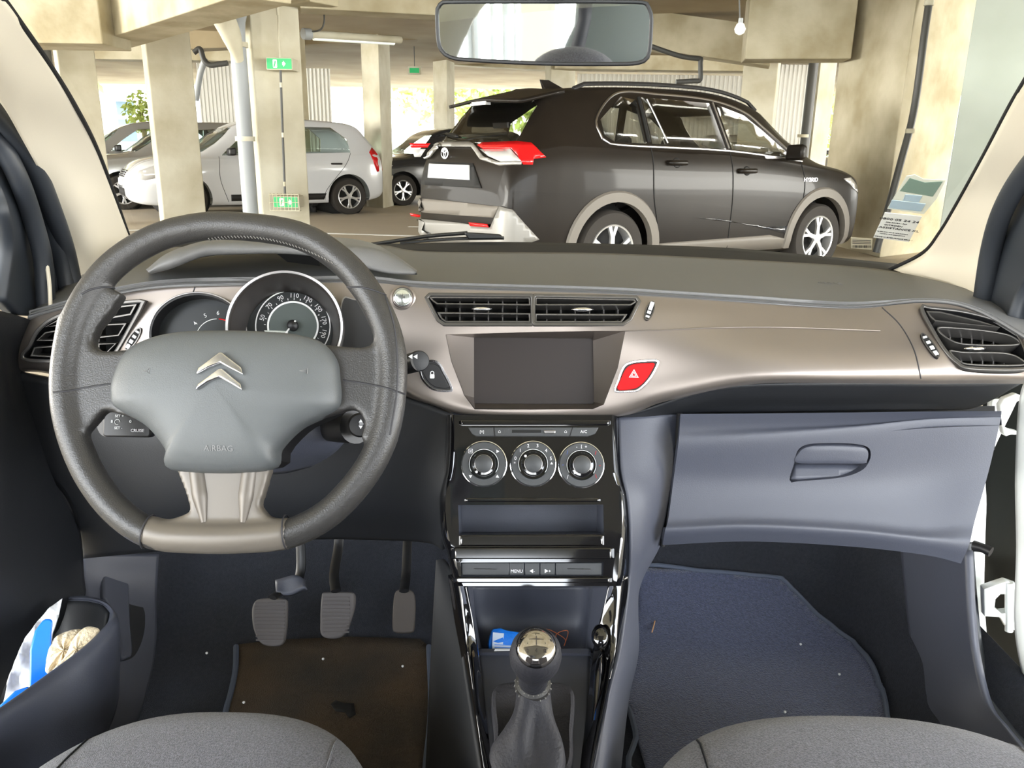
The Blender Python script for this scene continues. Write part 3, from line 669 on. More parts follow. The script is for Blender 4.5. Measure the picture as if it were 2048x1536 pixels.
# ---- instruments
M_dial = mat('dial_face', rgb(26, 30, 32), .35); M_dialc = mat('dial_centre', rgb(70, 78, 76), .45); M_binn = mat('binnacle', rgb(46, 42, 40), .35); M_needle = mat('needle', rgb(225, 225, 225), .4); M_lcd = mat('lcd_display', rgb(190, 196, 188), .4)
g_n = V((.16, -.93, .36))
fr = Frame(W(571, 655, 1.0), g_n)
sp = lathe('speedometer', [(.0735, -.045), (.0735, .002), (.071, .006), (.0685, .004), (.0665, -.002), (.0555, -.05), (.0550, -.055), (.0735, -.055)], fr, M_binn, dash, seg=72, label='large round speedometer in a satin ring')
lathe('gauge_rim', [(.0738, 0), (.0722, .0075), (.0695, .0065), (.0685, .003)], fr, M_schr, sp, seg=72)
lathe('dial', [(.0555, -.0502), (.0555, -.0485), (.0005, -.0485)], fr, M_dial, sp, seg=64)
f_ = fr; fr = Frame(f_(.0040, .0095), f_.n, f_.u)
lathe('dial_scale_ring', [(.0490, -.0486), (.0490, -.0478), (.0476, -.0478), (.0476, -.0486)], fr, M_needle, sp, seg=64)
lathe('dial_scale_ring', [(.0335, -.0486), (.0335, -.0465), (.0312, -.0465), (.0312, -.0486)], fr, M_needle, sp, seg=64)
lathe('dial_centre', [(.0312, -.0485), (.0310, -.047), (.0005, -.047)], fr, M_dialc, sp, seg=48)
for i in range(11):
    an = R(90 + 25.5 * (3 - i)); 
    if i < 9: text('speed_number', str(50 + 20 * i), fr, .041 * math.cos(an), .041 * math.sin(an), .0084, M_needle, sp, h=-.0478, rot=an - math.pi / 2)
for i in range(24):
    an = R(90 + 25.5 * 3 + 25.5 - 12.75 * i); c, s = math.cos(an), math.sin(an)
    if -60 < math.degrees(an) : prism('tick_mark', [(c * .0355 - s * .0004, s * .0355 + c * .0004), (c * (.0372 if i % 2 == 0 else .0362) * 1.02 - s * .0004, s * .038 + c * .0004), (c * .038 + s * .0004, s * .038 - c * .0004), (c * .0355 + s * .0004, s * .0355 - c * .0004)], fr, -.0485, -.0478, M_needle, sp)
prism('odometer_display', rpoly(.03, .011, .001, cx=-.021, cy=-.013), fr, -.047, -.0455, M_lcd, sp); text('odometer_digits', '201788km', fr, -.021, -.0115, .0052, M_dmark, sp, h=-.0453); text('odometer_digits', 'km/h', fr, -.016, -.0165, .0034, M_dmark, sp, h=-.0453)
lathe('needle_hub', [(.0075, -.047), (.0072, -.040), (.005, -.038), (.0005, -.0375)], fr, M_blk, sp, seg=32)
tube('needle', [fr(.004, .006, -.039), fr(-.012, -.016, -.041), fr(-.023, -.032, -.043)], [.0013, .0011, .0005], M_needle, sp, n=8, seg=8)
fr = Frame(W(397, 668, 1.03), V((.12, -.93, .36)))
el = [(.063 * math.cos(R(a)), .056 * math.sin(R(a))) for a in range(0, 360, 6)]
ta = prism('tachometer', inset(el, .001), fr, -.03, -.026, M_dial, dash, label='oval rev counter left of the speedometer')
ring('gauge_rim', el, fr, .0022, -.03, .004, M_schr, ta, b=.0006); ring('gauge_well', inset(el, .002), fr, .0025, -.03, .003, M_blk, ta)
for i, s in enumerate('34567'):
    an = R(172 - 27 * i); text('rev_number', s, fr, .018 + .036 * math.cos(an), -.003 + .036 * math.sin(an), .0078, M_needle if s != '7' else M_red, ta, h=-.0255, rot=an - math.pi / 2)
P = [fr(.018 + .028 * math.cos(R(a)), -.003 + .028 * math.sin(R(a)), -.0255) for a in range(178, 90, -6)]; tube('rev_scale', P, .0006, M_needle, ta, n=0, seg=6)
P = [fr(.018 + .028 * math.cos(R(a)), -.003 + .028 * math.sin(R(a)), -.0255) for a in range(88, 52, -6)]; tube('rev_scale', P, .0008, M_red, ta, n=0, seg=6, label='red end of the rev scale')
fr = Frame(W(712, 655, 1.035), V((.1, -.93, .36)))
wp = prism('warning_display', fr.poly([(684, 604), (705, 598), (738, 612), (752, 650), (752, 700), (700, 706), (676, 700)]), fr, -.006, .003, M_blk, dash, rnd=50, b=.001, label='dark warning display right of the speedometer')
ring('display_rim', fr.poly([(684, 604), (705, 598), (738, 612), (752, 650), (752, 700), (700, 706), (676, 700)]), fr, .0015, .002, .005, M_schr, wp, rnd=50)
# ---- lower panels
knee = psurf('knee_panel', [
    [(22, 742, 1.055), (200, 776, 1.06), (350, 800, 1.065), (600, 800, 1.065), (740, 780, 1.06), (850, 808, 1.05), (905, 830, 1.045)],
    [(60, 900, 1.06), (200, 900, 1.05), (350, 900, 1.05), (600, 900, 1.06), (740, 900, 1.06), (850, 910, 1.06), (900, 930, 1.05)],
    [(140, 1010, 1.08), (200, 1010, 1.07), (350, 1015, 1.06), (600, 1020, 1.08), (740, 1020, 1.09), (850, 1030, 1.09), (890, 1040, 1.05)],
    [(163, 1118, 1.13), (200, 1114, 1.12), (350, 1100, 1.11), (600, 1080, 1.15), (740, 1080, 1.16), (850, 1085, 1.14), (885, 1100, 1.08)]], M_dplas, dash, nu=60, nv=30, thick=.006)
under = psurf('lower_overhang', [
    [(1235, 834, 1.035), (1290, 822, 1.027), (1400, 786, 1.016), (1500, 772, 1.006), (1700, 769, .999), (1850, 769, .998), (1950, 768, 1.0), (2042, 768, 1.0)],
    [(1236, 838, 1.05), (1300, 833, 1.055), (1400, 812, 1.06), (1500, 806, 1.06), (1700, 804, 1.06), (1850, 802, 1.06), (1945, 802, 1.05), (2020, 780, 1.02)],
    [(1237, 842, 1.07), (1310, 836, 1.075), (1400, 826, 1.075), (1500, 825, 1.075), (1700, 822, 1.075), (1850, 820, 1.075), (1940, 818, 1.07), (1995, 795, 1.04)]], M_dplas, dash, nu=80, nv=14, thick=.004)
side = psurf('console_side_panel', [
    [(1236, 834, 1.04), (1300, 829, 1.055), (1358, 824, 1.075)], [(1243, 930, 1.0), (1300, 930, 1.025), (1350, 930, 1.06)], [(1256, 1000, .98), (1300, 1010, 1.0), (1338, 1020, 1.055)],
    [(1262, 1090, .965), (1290, 1100, .99), (1320, 1092, 1.05)], [(1258, 1180, .955), (1268, 1180, .98), (1279, 1180, 1.04)], [(1240, 1300, .90), (1258, 1300, .93), (1278, 1300, 1.0)],
    [(1215, 1400, .82), (1235, 1400, .85), (1258, 1400, .93)], [(1183, 1560, .70), (1210, 1560, .72), (1240, 1560, .82)]], M_plas, dash, nu=24, nv=80, thick=.005)
glv = psurf('glove_box_lid', [
    [(1361, 828, 1.052), (1500, 827, 1.052), (1700, 825, 1.052), (1850, 823, 1.05), (2003, 822, 1.04)],
    [(1359, 860, 1.036), (1500, 855, 1.036), (1700, 848, 1.036), (1850, 838, 1.038), (2002, 832, 1.034)],
    [(1356, 893, 1.028), (1500, 882, 1.026), (1700, 866, 1.028), (1850, 850, 1.032), (2000, 845, 1.03)],
    [(1347, 960, 1.03), (1500, 960, 1.03), (1700, 960, 1.03), (1850, 955, 1.03), (1978, 940, 1.02)],
    [(1337, 1035, 1.012), (1500, 1030, 1.012), (1700, 1038, 1.01), (1850, 1050, 1.005), (1950, 1040, 1.0)],
    [(1330, 1062, 1.0), (1500, 1055, 1.0), (1700, 1065, .998), (1850, 1080, .992), (1938, 1090, .985)],
    [(1325, 1090, 1.012), (1500, 1083, 1.012), (1700, 1093, 1.01), (1850, 1110, 1.0), (1922, 1127, .995)]], M_plas, dash, nu=80, nv=60, thick=.012, label='grey glove box lid')
gh = Hit([glv]); fr = Frame(gh(1662, 925), gh.frame(1662, 925).n)
cu = prism('cutter', fr.poly([(1588, 928), (1595, 901), (1613, 889), (1650, 886), (1700, 887), (1733, 893), (1742, 906), (1738, 924), (1722, 941), (1680, 954), (1600, 961), (1579, 961)]), fr, -.05, .03, M_plas, None, rnd=60)
cut(glv, [cu], 30)
dome('glove_box_handle', fr.poly([(1591, 925), (1596, 905), (1613, 893), (1650, 890), (1700, 891), (1731, 896), (1738, 907), (1736, 920), (1728, 927), (1665, 927)]), fr, [(1, -.012), (1, -.002), (.97, .001), (.9, .002), (.5, .003), (.02, .003)], M_plas, glv, rnd=60)
ppatch('handle_recess', [(1590, 927), (1729, 927), (1724, 940), (1680, 952), (1600, 959), (1581, 959)], lambda x, y: fr.P(x, y, -.014 + .0135 * (y - 927) / 32), M_plas, glv, step=12, thick=.001)
gap = [W(1359, 826, 1.07), W(1350, 940, 1.06), W(1338, 1030, 1.05), W(1324, 1092, 1.04)]
tube('lid_gap', gap, .004, M_gap, dash, n=20, seg=8)
grid_mesh('back_panel', [[W(x, y, 1.10) for x in (1240, 1500, 1800, 1990)] for y in (812, 900)], M_gap, dash)
# steering column shroud
psurf('column_shroud', [[(300, 800, .98), (440, 790, .95), (600, 795, .95), (715, 815, .99)], [(310, 850, .93), (440, 850, .91), (600, 850, .91), (705, 860, .95)], [(350, 905, .93), (440, 910, .91), (570, 905, .91), (670, 905, .95)], [(400, 945, .99), (460, 950, .97), (560, 948, .97), (620, 935, 1.0)]], M_plas, dash, nu=30, nv=20, thick=.004)
M_pod = M_blk
# ================================================================ steering wheel
wf = Frame(W(460, 762, .817), (0, -math.cos(R(25)), math.sin(R(25))))
sw = thing('steering_wheel', 'dark leather three-spoke steering wheel with flat satin lower rim', 'steering wheel', wf.O)
def wp_(x, y, h=0): return wf.P(x, y, h)
mid = [(470, 452), (600, 472), (692, 530), (752, 612), (783, 700), (783, 795), (765, 880), (722, 958), (655, 1028), (575, 1068), (500, 1074), (438, 1076), (370, 1074), (300, 1066), (233, 1020), (180, 950), (146, 870), (131, 790), (137, 700), (165, 612), (222, 535), (300, 482), (380, 457)]
rimp = spline([wp_(x, y) for x, y in mid], 160, closed=True)
rad = .0158
full = tube('r', rimp, rad, M_leath, None, n=0, seg=18, closed=True)
def remesh(o, vox, sm=6, m=None):
    r = o.modifiers.new('rm', 'REMESH'); r.mode = 'VOXEL'; r.voxel_size = vox; r.use_smooth_shade = True
    s = o.modifiers.new('sm', 'SMOOTH'); s.iterations = sm; s.factor = .5
    apply(o, 60); return o
spL = [(118, 640), (150, 600), (185, 600), (215, 575), (249, 589), (225, 625), (200, 655), (188, 680), (192, 697), (212, 705), (276, 700), (330, 705), (330, 850), (270, 838), (215, 820), (200, 835), (183, 857), (150, 880), (122, 850), (108, 790), (110, 700)]
spR = [(795, 640), (765, 590), (740, 590), (715, 565), (695, 577), (718, 605), (740, 640), (750, 665), (747, 690), (725, 698), (645, 690), (600, 700), (600, 850), (660, 832), (705, 818), (722, 826), (731, 845), (722, 880), (765, 880), (795, 850), (808, 790), (806, 700)]
pieces = [full]
for s in (spL, spR): pieces.append(prism('s', wf.poly(s), wf, -.012, .008, M_leath, None))
leather = join('leather_rim', pieces, M_leath, sw); remesh(leather, .0030, 8)
# the flat lower part is a separate satin insert
ins = [i for i in range(160) if True]
def seg_path(x0, x1, y):
    return [wp_(x, y0) for x, y0 in spline_px(x0, x1)]
low = [p for p in [(292, 1061), (330, 1071), (370, 1074), (438, 1076), (500, 1074), (545, 1071), (580, 1066)]]
p1 = tube('r', [wp_(x, y) for x, y in low], .0166, M_insert, None, n=40, seg=20)
p2 = prism('s', wf.poly([(352, 930), (545, 930), (530, 985), (520, 1012), (540, 1035), (590, 1040), (590, 1066), (290, 1066), (290, 1040), (345, 1038), (385, 1024), (375, 985)]), wf, -.012, .006, M_insert, None)
lo_ = join('lower_rim_insert', [p1, p2], M_insert, sw, label='flat satin grey insert at the bottom of the rim'); remesh(lo_, .0028, 5)
for (a, b) in (((395, 942), (408, 1045)), ((500, 942), (486, 1045))):
    tube('spoke_ridge', [wp_(a[0], a[1], .002), wp_((a[0] + b[0]) / 2, (a[1] + b[1]) / 2, .003), wp_(b[0], b[1], .006)], [.009, .009, .003], M_insert, lo_, n=14, seg=10)
# seams around the rim
def rim_seam(x, y, ang, r=rad + .0006, name='rim_seam'):
    c = wp_(x, y); d = min(range(160), key=lambda i: (rimp[i] - c).length); t = (rimp[(d + 1) % 160] - rimp[d - 1]).normalized(); a = wf.n; b = t.cross(a)
    tilt = math.tan(R(ang))
    P = [c + a * math.cos(k) * r + b * math.sin(k) * r + t * (math.sin(k) * r * tilt) for k in [2 * math.pi * i / 24 for i in range(24)]]
    tube(name, P, .0009, M_dmark, sw, n=0, seg=6, closed=True)
lh = Hit([leather])
for pts in ([(163, 588), (185, 578), (215, 574), (250, 583)], [(695, 574), (725, 575), (760, 585), (790, 600)],
            [(107, 785), (140, 781), (190, 772), (232, 766)], [(686, 760), (720, 765), (770, 775), (809, 788)],
            [(809, 700), (808, 780), (800, 850), (770, 930), (720, 1000)][:0] or [(770, 590), (788, 650), (795, 720), (793, 790), (780, 870)]):
    lh.line('leather_seam', pts, .0010, M_dmark, sw, n=30, h=.0002)
rim_seam(297, 1063, 10, .0172); rim_seam(573, 1064, -10, .0172)
# stitching inside the upper rim
st = []
for k in range(46):
    f = k / 45; x = 372 + 290 * f; y = 472 + 52 * (abs(f - .36) * 1.56) ** 2.0
    p = lh(x, y - 1, .0006); q = lh(x + 4, y + 3, .0006)
    if p and q: st.append(tube('s', [p, q], .0006, M_leath, None, n=2, seg=5))
join('rim_stitching', st, mat('stitch_thread', rgb(110, 108, 104), .7), sw)
# airbag cover
hubp = [(236, 800), (238, 765), (262, 712), (308, 684), (372, 670), (458, 667), (536, 669), (604, 675), (650, 690), (677, 721), (684, 757), (684, 812), (650, 835), (604, 858), (563, 899), (538, 942), (358, 942), (344, 903), (308, 858), (262, 830), (240, 815)]
hubc = wf.ab(452, 775)
prof = [(.985, -.010), (1.0, .004), (1.0, .012), (.985, .019), (.95, .024), (.88, .029), (.75, .034), (.55, .038), (.3, .040), (.02, .041)]
hpoly = wf.poly(hubp)
hub = dome('airbag_cover', hpoly, wf, prof, M_hub, sw, c=hubc, rnd=140, label='grey airbag cover in the middle of the wheel')
hh = Hit([hub])
def chev(pts, label):
    f0 = hh.frame(440, 745); fr = Frame(hh(440, 760, .0), V((0, -.9, .43)))
    return prism('chevron_emblem', fr.poly(pts), fr, -.001, .0045, M_chr, hub, b=.0016, seg=3, label=label)
chev([(395, 750), (399, 737), (441, 706), (446, 706), (485, 736), (488, 751), (462, 738), (443, 727), (420, 736)], 'upper chrome chevron')
chev([(393, 782), (398, 769), (440, 738), (446, 738), (484, 769), (486, 782), (461, 767), (442, 756), (418, 766)], 'lower chrome chevron')
fr = hh.frame(437, 897); M_emb = mat('embossing', rgb(112, 112, 112), .5)
text('embossed_lettering', 'AIRBAG', Frame(fr.O, fr.n), 0, 0, .0085, M_emb, hub, h=.0003)
for x in (292, 607):
    f0 = hh.frame(x, 742); f0 = Frame(f0.O, f0.n)
    tube('horn_symbol', [f0(-.004, 0, .0003), f0(.002, .001, .0003), f0(.004, .003, .0003), f0(.004, -.003, .0003), f0(.002, -.001, .0003), f0(-.004, 0, .0003)], .0004, M_emb, hub, n=0, seg=5)
# dark gap behind the cover
prism('hub_back', inset(hpoly, .006), wf, -.06, -.005, M_blk, sw, rnd=60)
tube('steering_shaft', [wf(0, .0, -.05), wf(0, .0, -.16)], .03, M_blk, sw, n=3, seg=20)
# ---- stalks
def stalk(pa, pb, r, label, name='column_stalk'):
    t = thing(name, label, 'stalk', W(*pa)); a, b = W(*pa), W(*pb)
    tube('stalk_arm', [a, a.lerp(b, .5), b], [r * .75, r * .9, r], M_blk, t, n=10, seg=20); return t, a, b
t, a, b = stalk((700, 760, .95), (838, 722, .86), .0115, 'round black audio control stalk right of the steering wheel')
fr = Frame(b, (b - a).normalized() * .5 + (EYE - b).normalized()); lathe('stalk_cap', [(.0118, -.006), (.0118, .0), (.0105, .003), (.004, .0045)], fr, M_dplas, t, seg=30)
text('rewind_symbol', '◄◄', Frame(W(826, 714, .848), (0, -1, .4)), 0, 0, .006, M_mark, t)
t, a, b = stalk((330, 850, .95), (215, 846, .87), .016, 'black cruise control stalk left of the wheel hub', 'cruise_stalk')
fr = Frame(W(255, 848, .862), (0, -.95, .3)); prism('stalk_panel', rpoly(.055, .03, .004), fr, -.012, .002, M_blk, t, b=.002)
for s, x, y, z in (('SET +', 241, 832, .0042), ('II', 226, 843, .005), ('SET -', 239, 856, .0042), ('0', 263, 843, .005), ('CRUISE', 277, 861, .0048)):
    a_, b_ = fr.ab(x, y); text('stalk_lettering', s, fr, a_, b_, z, M_mark, t, h=.0026)
a_, b_ = fr.ab(237, 844); tube('speed_symbol', [fr(a_ + .003 * math.cos(k), b_ + .003 * math.sin(k), .0026) for k in [i / 3 for i in range(16)]], .0003, M_mark, t, n=0, seg=5)
t, a, b = stalk((640, 855, .96), (712, 852, .89), .021, 'black wiper stalk with a round knob right of the wheel hub', 'wiper_stalk')
lathe('stalk_knob', [(.014, -.01), (.014, .006), (.012, .009), (.002, .01)], Frame(W(720, 850, .872), (.2, -.95, .3)), M_blk, t, seg=30); text('wiper_symbol', '◄||►', Frame(W(722, 848, .862), (.2, -.95, .3)), 0, 0, .005, M_mark, t, rot=math.pi / 2, h=.002)
# ================================================================ centre console
con = thing('centre_console', 'glossy black centre console with climate controls and storage tray', 'console', (.03, .95, .5))
ct = W(1066, 835, 1.02); cb = W(1066, 1170, .93); dv = (ct - cb).normalized()
fc = Frame(W(1066, 1000, .978), (0, -dv.z, dv.y)); fc.O = ct.lerp(cb, .5)
def cpt(x, y, h=0): return fc.P(x, y, h)
def sidecol(L, Rr, y, back=.05):
    l, r = L, Rr
    return [cpt(l, y, -back), cpt(l + 3, y, -.012), cpt(l + 14, y, .0), cpt(l + 30, y, .0), cpt((l + r) / 2, y, 0), cpt(r - 30, y, .0), cpt(r - 14, y, .0), cpt(r - 3, y, -.012), cpt(r, y, -back)]
ed = [(830, 893, 1238), (880, 893, 1240), (935, 890, 1243), (965, 884, 1249), (992, 878, 1257), (1040, 879, 1259), (1078, 884, 1257), (1106, 893, 1254), (1150, 903, 1250), (1172, 912, 1245)]
frm = surf('console_frame', [sidecol(l, r, y) for y, l, r in ed], M_piano, con, nu=70, nv=70, thick=.004, arc=True)
def cpoly(pts): return fc.poly(pts)
op1 = [(916, 1010), (1207, 1009), (1208, 1068), (918, 1070)]; op2 = [(921, 1125), (1207, 1124), (1206, 1152), (923, 1154)]
cut(frm, [prism('c', cpoly(op1), fc, -.09, .03, M_gap, None), prism('c', cpoly(op2), fc, -.02, .03, M_gap, None)], 30)
# tray
ring('storage_tray', inset(cpoly(op1), -.003), fc, .003, -.085, -.002, M_plas, con); prism('tray_back', inset(cpoly(op1), -.003), fc, -.09, -.082, M_plas, con)
# glossy ledges
def ledge(x0, x1, y0, y1, h, name='glossy_ledge', m=M_piano, taper=8):
    hexa(name, [cpt(x0, y0, -.004), cpt(x1, y0, -.004), cpt(x1, y1, -.004), cpt(x0, y1, -.004), cpt(x0 + taper, y0, h), cpt(x1 - taper, y0, h), cpt(x1 - taper, y1, h), cpt(x0 + taper, y1, h)], m, con, b=.0015)
ledge(915, 1225, 840, 850, .006); ledge(925, 1205, 996, 1004, .004)
ledge(914, 1212, 1070, 1092, .004); ledge(902, 1230, 1096, 1118, .016); ledge(906, 1226, 1155, 1166, .012)
# climate panel
bar = prism('button_strip', cpoly([(936, 855), (1197, 855), (1190, 868), (1176, 873), (952, 873), (944, 868)]), fc, -.001, .003, M_ctrl, con, b=.0008)
prism('card_slot', cpoly([(1024, 860), (1082, 860), (1082, 866), (1024, 866)]), fc, .001, .0035, M_gap, con); prism('slot_catch', cpoly([(1087, 861), (1111, 861), (1110, 868), (1089, 868)]), fc, .003, .006, M_schr, con, b=.001)
for x in (988, 1145): prism('button_gap', cpoly([(x - 1, 855), (x + 1, 855), (x - 1 + (4 if x < 1000 else -4), 873), (x - 3 + (4 if x < 1000 else -4), 873)]), fc, .0025, .0034, M_gap, con)
for s, x, z in (('A/C', 1167, .0055), ('[≡]', 964, .005), ('⌂', 999, .005), ('⌂', 1131, .005)):
    a_, b_ = fc.ab(x, 864); text('button_symbol', s, fc, a_, b_, z, M_mark, con, h=.0034)
def dial(x, y, label, ptr, marks):
    k = lathe('climate_dial', [(.0298, -.002), (.0298, .005), (.0285, .0068), (.0205, .0068), (.0195, .004)], fc, M_ctrl, con, c=fc.ab(x, y), seg=56, label=label)
    c0 = fc.ab(x, y)
    lathe('dial_surround', [(.0308, -.001), (.0308, .0025), (.0296, .003)], fc, M_chr, k, c=c0, seg=56)
    lathe('dial_knob', [(.0165, .004), (.0162, .013), (.0148, .0148), (.0120, .0152)], fc, M_piano, k, c=c0, seg=48); lathe('knob_cap', [(.0118, .014), (.0114, .0185), (.0098, .0198), (.001, .0202)], fc, M_ctrl, k, c=c0, seg=40)
    lathe('knob_ring', [(.0120, .0145), (.0119, .0172), (.0112, .0176)], fc, M_schr, k, c=c0, seg=40)
    arc = [fc(c0[0] + .0193 * math.cos(R(a)), c0[1] + .0193 * math.sin(R(a)), .0068) for a in range(-35, 220, 8)]; tube('dial_arc', arc, .00045, M_mark, k, n=0, seg=5)
    a = R(ptr); prism('pointer_mark', [(c0[0] + .0142 * math.cos(a) + .0017 * math.cos(q), c0[1] + .0142 * math.sin(a) + .0017 * math.sin(q)) for q in [i * .5236 for i in range(12)]], fc, .0146, .0156, M_mark, k)
    for s, an, m_, z in marks:
        text('dial_mark', s, fc, c0[0] + .0245 * math.cos(R(an)), c0[1] + .0245 * math.sin(R(an)), z, m_, k, h=.0071)
dial(968, 928, 'left climate dial for air direction', 230, [('ᴕ', 137, M_mark, .006), ('►', 42, M_mark, .005), ('▼', 225, M_mark, .005), ('▲', 318, M_mark, .005)])
dial(1066, 928, 'middle climate dial with fan speed numbers', 137, [('0', 164, M_mark, .0065), ('1', 135, M_mark, .0065), ('2', 106, M_mark, .0065), ('3', 77, M_mark, .0065), ('4', 46, M_mark, .0065), ('5', 17, M_mark, .0065), ('*', 180, M_mark, .006), ('▲', 2, M_mark, .004)])
M_blu = mat('blue_print', rgb(60, 90, 170), .5)
dial(1162, 930, 'right climate dial for temperature', 230, [('-', 105, M_mark, .006), ('[', 90, M_mark, .005), ('+', 76, M_mark, .006), ('/', 140, M_blu, .007), ('-', 180, M_blu, .007), ('/', 222, M_mark, .007), ('/', 40, M_red, .007), ('-', 0, M_red, .007), ('\\', 322, M_red, .007)])
# button bar
bb = [(923, 1018), (1019, 1048), (1050, 1079), (1081, 1110), (1112, 1205)]; nm = ['', 'MENU', '◄-', '►+', '']
for (x0, x1), s in zip(bb, nm):
    o = prism('bar_button', cpoly([(x0, 1126), (x1, 1126), (x1, 1151), (x0, 1151)]), fc, -.012, -.003, M_ctrl, con, b=.001)
    a_, b_ = fc.ab((x0 + x1) / 2, 1143)
    if s: text('button_lettering', s, fc, a_, b_, .0058, M_mark, o, h=-.0026)
    else: tube('button_line', [fc(a_ - .015, b_ + .003, -.0028), fc(a_ + .015, b_ + .003, -.0028)], .0005, M_schr, o, n=2, seg=6)
# pocket, deck and rails
pk = psurf('storage_pocket', [
    [(925, 1168, .935), (944, 1170, .99), (962, 1172, 1.03), (1150, 1172, 1.03), (1190, 1170, .99), (1222, 1168, .935)],
    [(940, 1235, .93), (952, 1240, .98), (968, 1246, 1.02), (1150, 1246, 1.02), (1180, 1240, .98), (1204, 1235, .93)],
    [(957, 1306, .925), (965, 1306, .965), (975, 1306, .985), (1150, 1306, .985), (1172, 1306, .965), (1188, 1306, .925)]], M_plas, con, nu=50, nv=20, thick=.004)
deck = psurf('gear_deck', [[(950, 1300, .99), (1066, 1300, .99), (1180, 1300, .99)], [(955, 1306, .935), (1066, 1306, .935), (1182, 1307, .935)], [(957, 1312, .925), (1066, 1312, .925), (1180, 1312, .925)], [(964, 1370, .865), (1066, 1368, .865), (1178, 1370, .865)], [(976, 1460, .78), (1066, 1456, .78), (1172, 1460, .78)], [(988, 1600, .67), (1066, 1596, .67), (1160, 1600, .67)]], M_plas, con, nu=30, nv=40, thick=.006)
for nm_, rows in (('left', [[(896, 1150, .97), (908, 1160, .95), (930, 1172, .938)], [(908, 1235, .95), (925, 1240, .925), (946, 1240, .925)], [(922, 1310, .92), (938, 1310, .895), (958, 1310, .905)], [(938, 1400, .85), (950, 1400, .82), (970, 1400, .835)], [(962, 1560, .72), (972, 1560, .70), (992, 1560, .70)]]),
                  ('right', [[(1218, 1172, .938), (1242, 1158, .945), (1260, 1150, .965)], [(1200, 1240, .925), (1232, 1240, .915), (1250, 1240, .935)], [(1184, 1310, .905), (1224, 1310, .885), (1240, 1310, .905)], [(1174, 1400, .835), (1206, 1400, .81), (1218, 1400, .825)], [(1155, 1560, .70), (1178, 1560, .69), (1186, 1560, .70)]])):
    psurf('side_rail', rows, M_piano, con, nu=24, nv=50, thick=.005)
tube('pocket_lip', [W(1206, 1300, .90), W(1198, 1330, .87), W(1192, 1400, .82), W(1186, 1450, .78)], [.002, .005, .005, .002], M_piano, con, n=20, seg=10)
dome('rail_stud', [(.011 * math.cos(R(a)), .016 * math.sin(R(a))) for a in range(0, 360, 15)], Frame(W(1200, 1273, .905), (-.3, -.6, .75)), [(1, -.004), (1, .002), (.8, .006), (.4, .008), (.02, .0085)], M_piano, con)
psurf('tunnel_side', [[(872, 1120, 1.12), (885, 1120, 1.06), (906, 1150, .98)], [(862, 1300, 1.08), (890, 1300, 1.0), (925, 1300, .92)], [(850, 1560, .95), (900, 1560, .85), (966, 1560, .71)]], M_dplas, con, nu=16, nv=30, thick=.004)
# things in the pocket
pkt = thing('blue_packet', 'small blue and white packet lying in the console pocket behind the gear lever', 'packet', W(1010, 1306, .955))
fr = Frame(W(1008, 1285, .96), (0, -.75, .66))
M_bluep = mat('blue_wrapper', rgb(30, 120, 225), .3, bump=(60, .6, .004)); M_label = mat('white_label', rgb(200, 215, 235), .5)
dome('wrapper', fr.poly([(980, 1303), (982, 1262), (992, 1257), (1002, 1256), (1012, 1260), (1035, 1264), (1050, 1270), (1044, 1303)]), fr, [(1, -.004), (1, 0), (.93, .003), (.6, .005), (.02, .006)], M_bluep, pkt, rnd=40)
prism('packet_label', fr.poly([(984, 1303), (986, 1266), (1008, 1268), (1006, 1290), (1028, 1292), (1028, 1303)]), fr, .003, .0066, M_label, pkt); prism('packet_logo', fr.poly([(986, 1284), (1006, 1276), (1008, 1285), (996, 1287)]), fr, .0066, .007, M_bluep, pkt)
for y in (1290, 1295, 1300): prism('printed_line', fr.poly([(989, y), (1024, y + 1), (1024, y + 2.4), (989, y + 1.4)]), fr, .0066, .0070, M_bluep, pkt)
cdd = prism('paper_card', Frame(W(1066, 1302, .932), (0, -.2, 1)).poly([(988, 1304), (1164, 1306), (1163, 1301), (990, 1300)]), Frame(W(1066, 1302, .932), (0, -.2, 1)), 0, .0015, M_mark)
tag(cdd, 'thin white card lying across the console pocket under the gear knob', 'card')
wr = tube('wire_twist', [W(1092, 1258, .99), W(1105, 1262, .985), (W(1130, 1278, .98)), W(1128, 1292, .97), W(1136, 1262, .985), W(1112, 1270, .985), W(1122, 1298, .965)], .0006, mat('copper_wire', rgb(190, 110, 70), .4, metal=.5), None, n=60, seg=6)
tag(wr, 'thin coppery wire twisted in the console pocket', 'wire')
# ================================================================ gear lever
gk = W(1071, 1310, .73); gb = V((gk.x - .002, .785, .575)); ax = (gk - gb).normalized()
gl = thing('gear_lever', 'gear lever with a round knob, mirrored cap and leather gaiter', 'gear lever', gb)
gf = Frame(gk, ax, u=(1, 0, 0)); KS = 1.12
lathe('gear_knob', [(.0155, -.062), (.0155, -.045), (.0155, -.034), (.0172, -.029), (.0230, -.021), (.0268, -.009), (.0276, .001), (.0262, .011), (.0228, .0185), (.0205, .0205)], gf, M_gait, gl, seg=48)
cap_n = (ax * .75 + (EYE - gk).normalized() * .45).normalized(); cf = Frame(gk + ax * .003 + cap_n * .003, cap_n, u=(1, 0, 0))
lathe('knob_cap', [(.0215, .0120), (.0210, .0155), (.0183, .0195), (.013, .0222), (.0065, .0236), (.0005, .0240)], cf, mat('smoked_chrome', rgb(176, 172, 168), .07, metal=1), gl, seg=40)
M_eng = mat('engraving', rgb(50, 45, 42), .5)
def gs(a, b): 
    r2 = a * a + b * b; h = .0240 - r2 * 24; return cf(a, b, h + .0006)
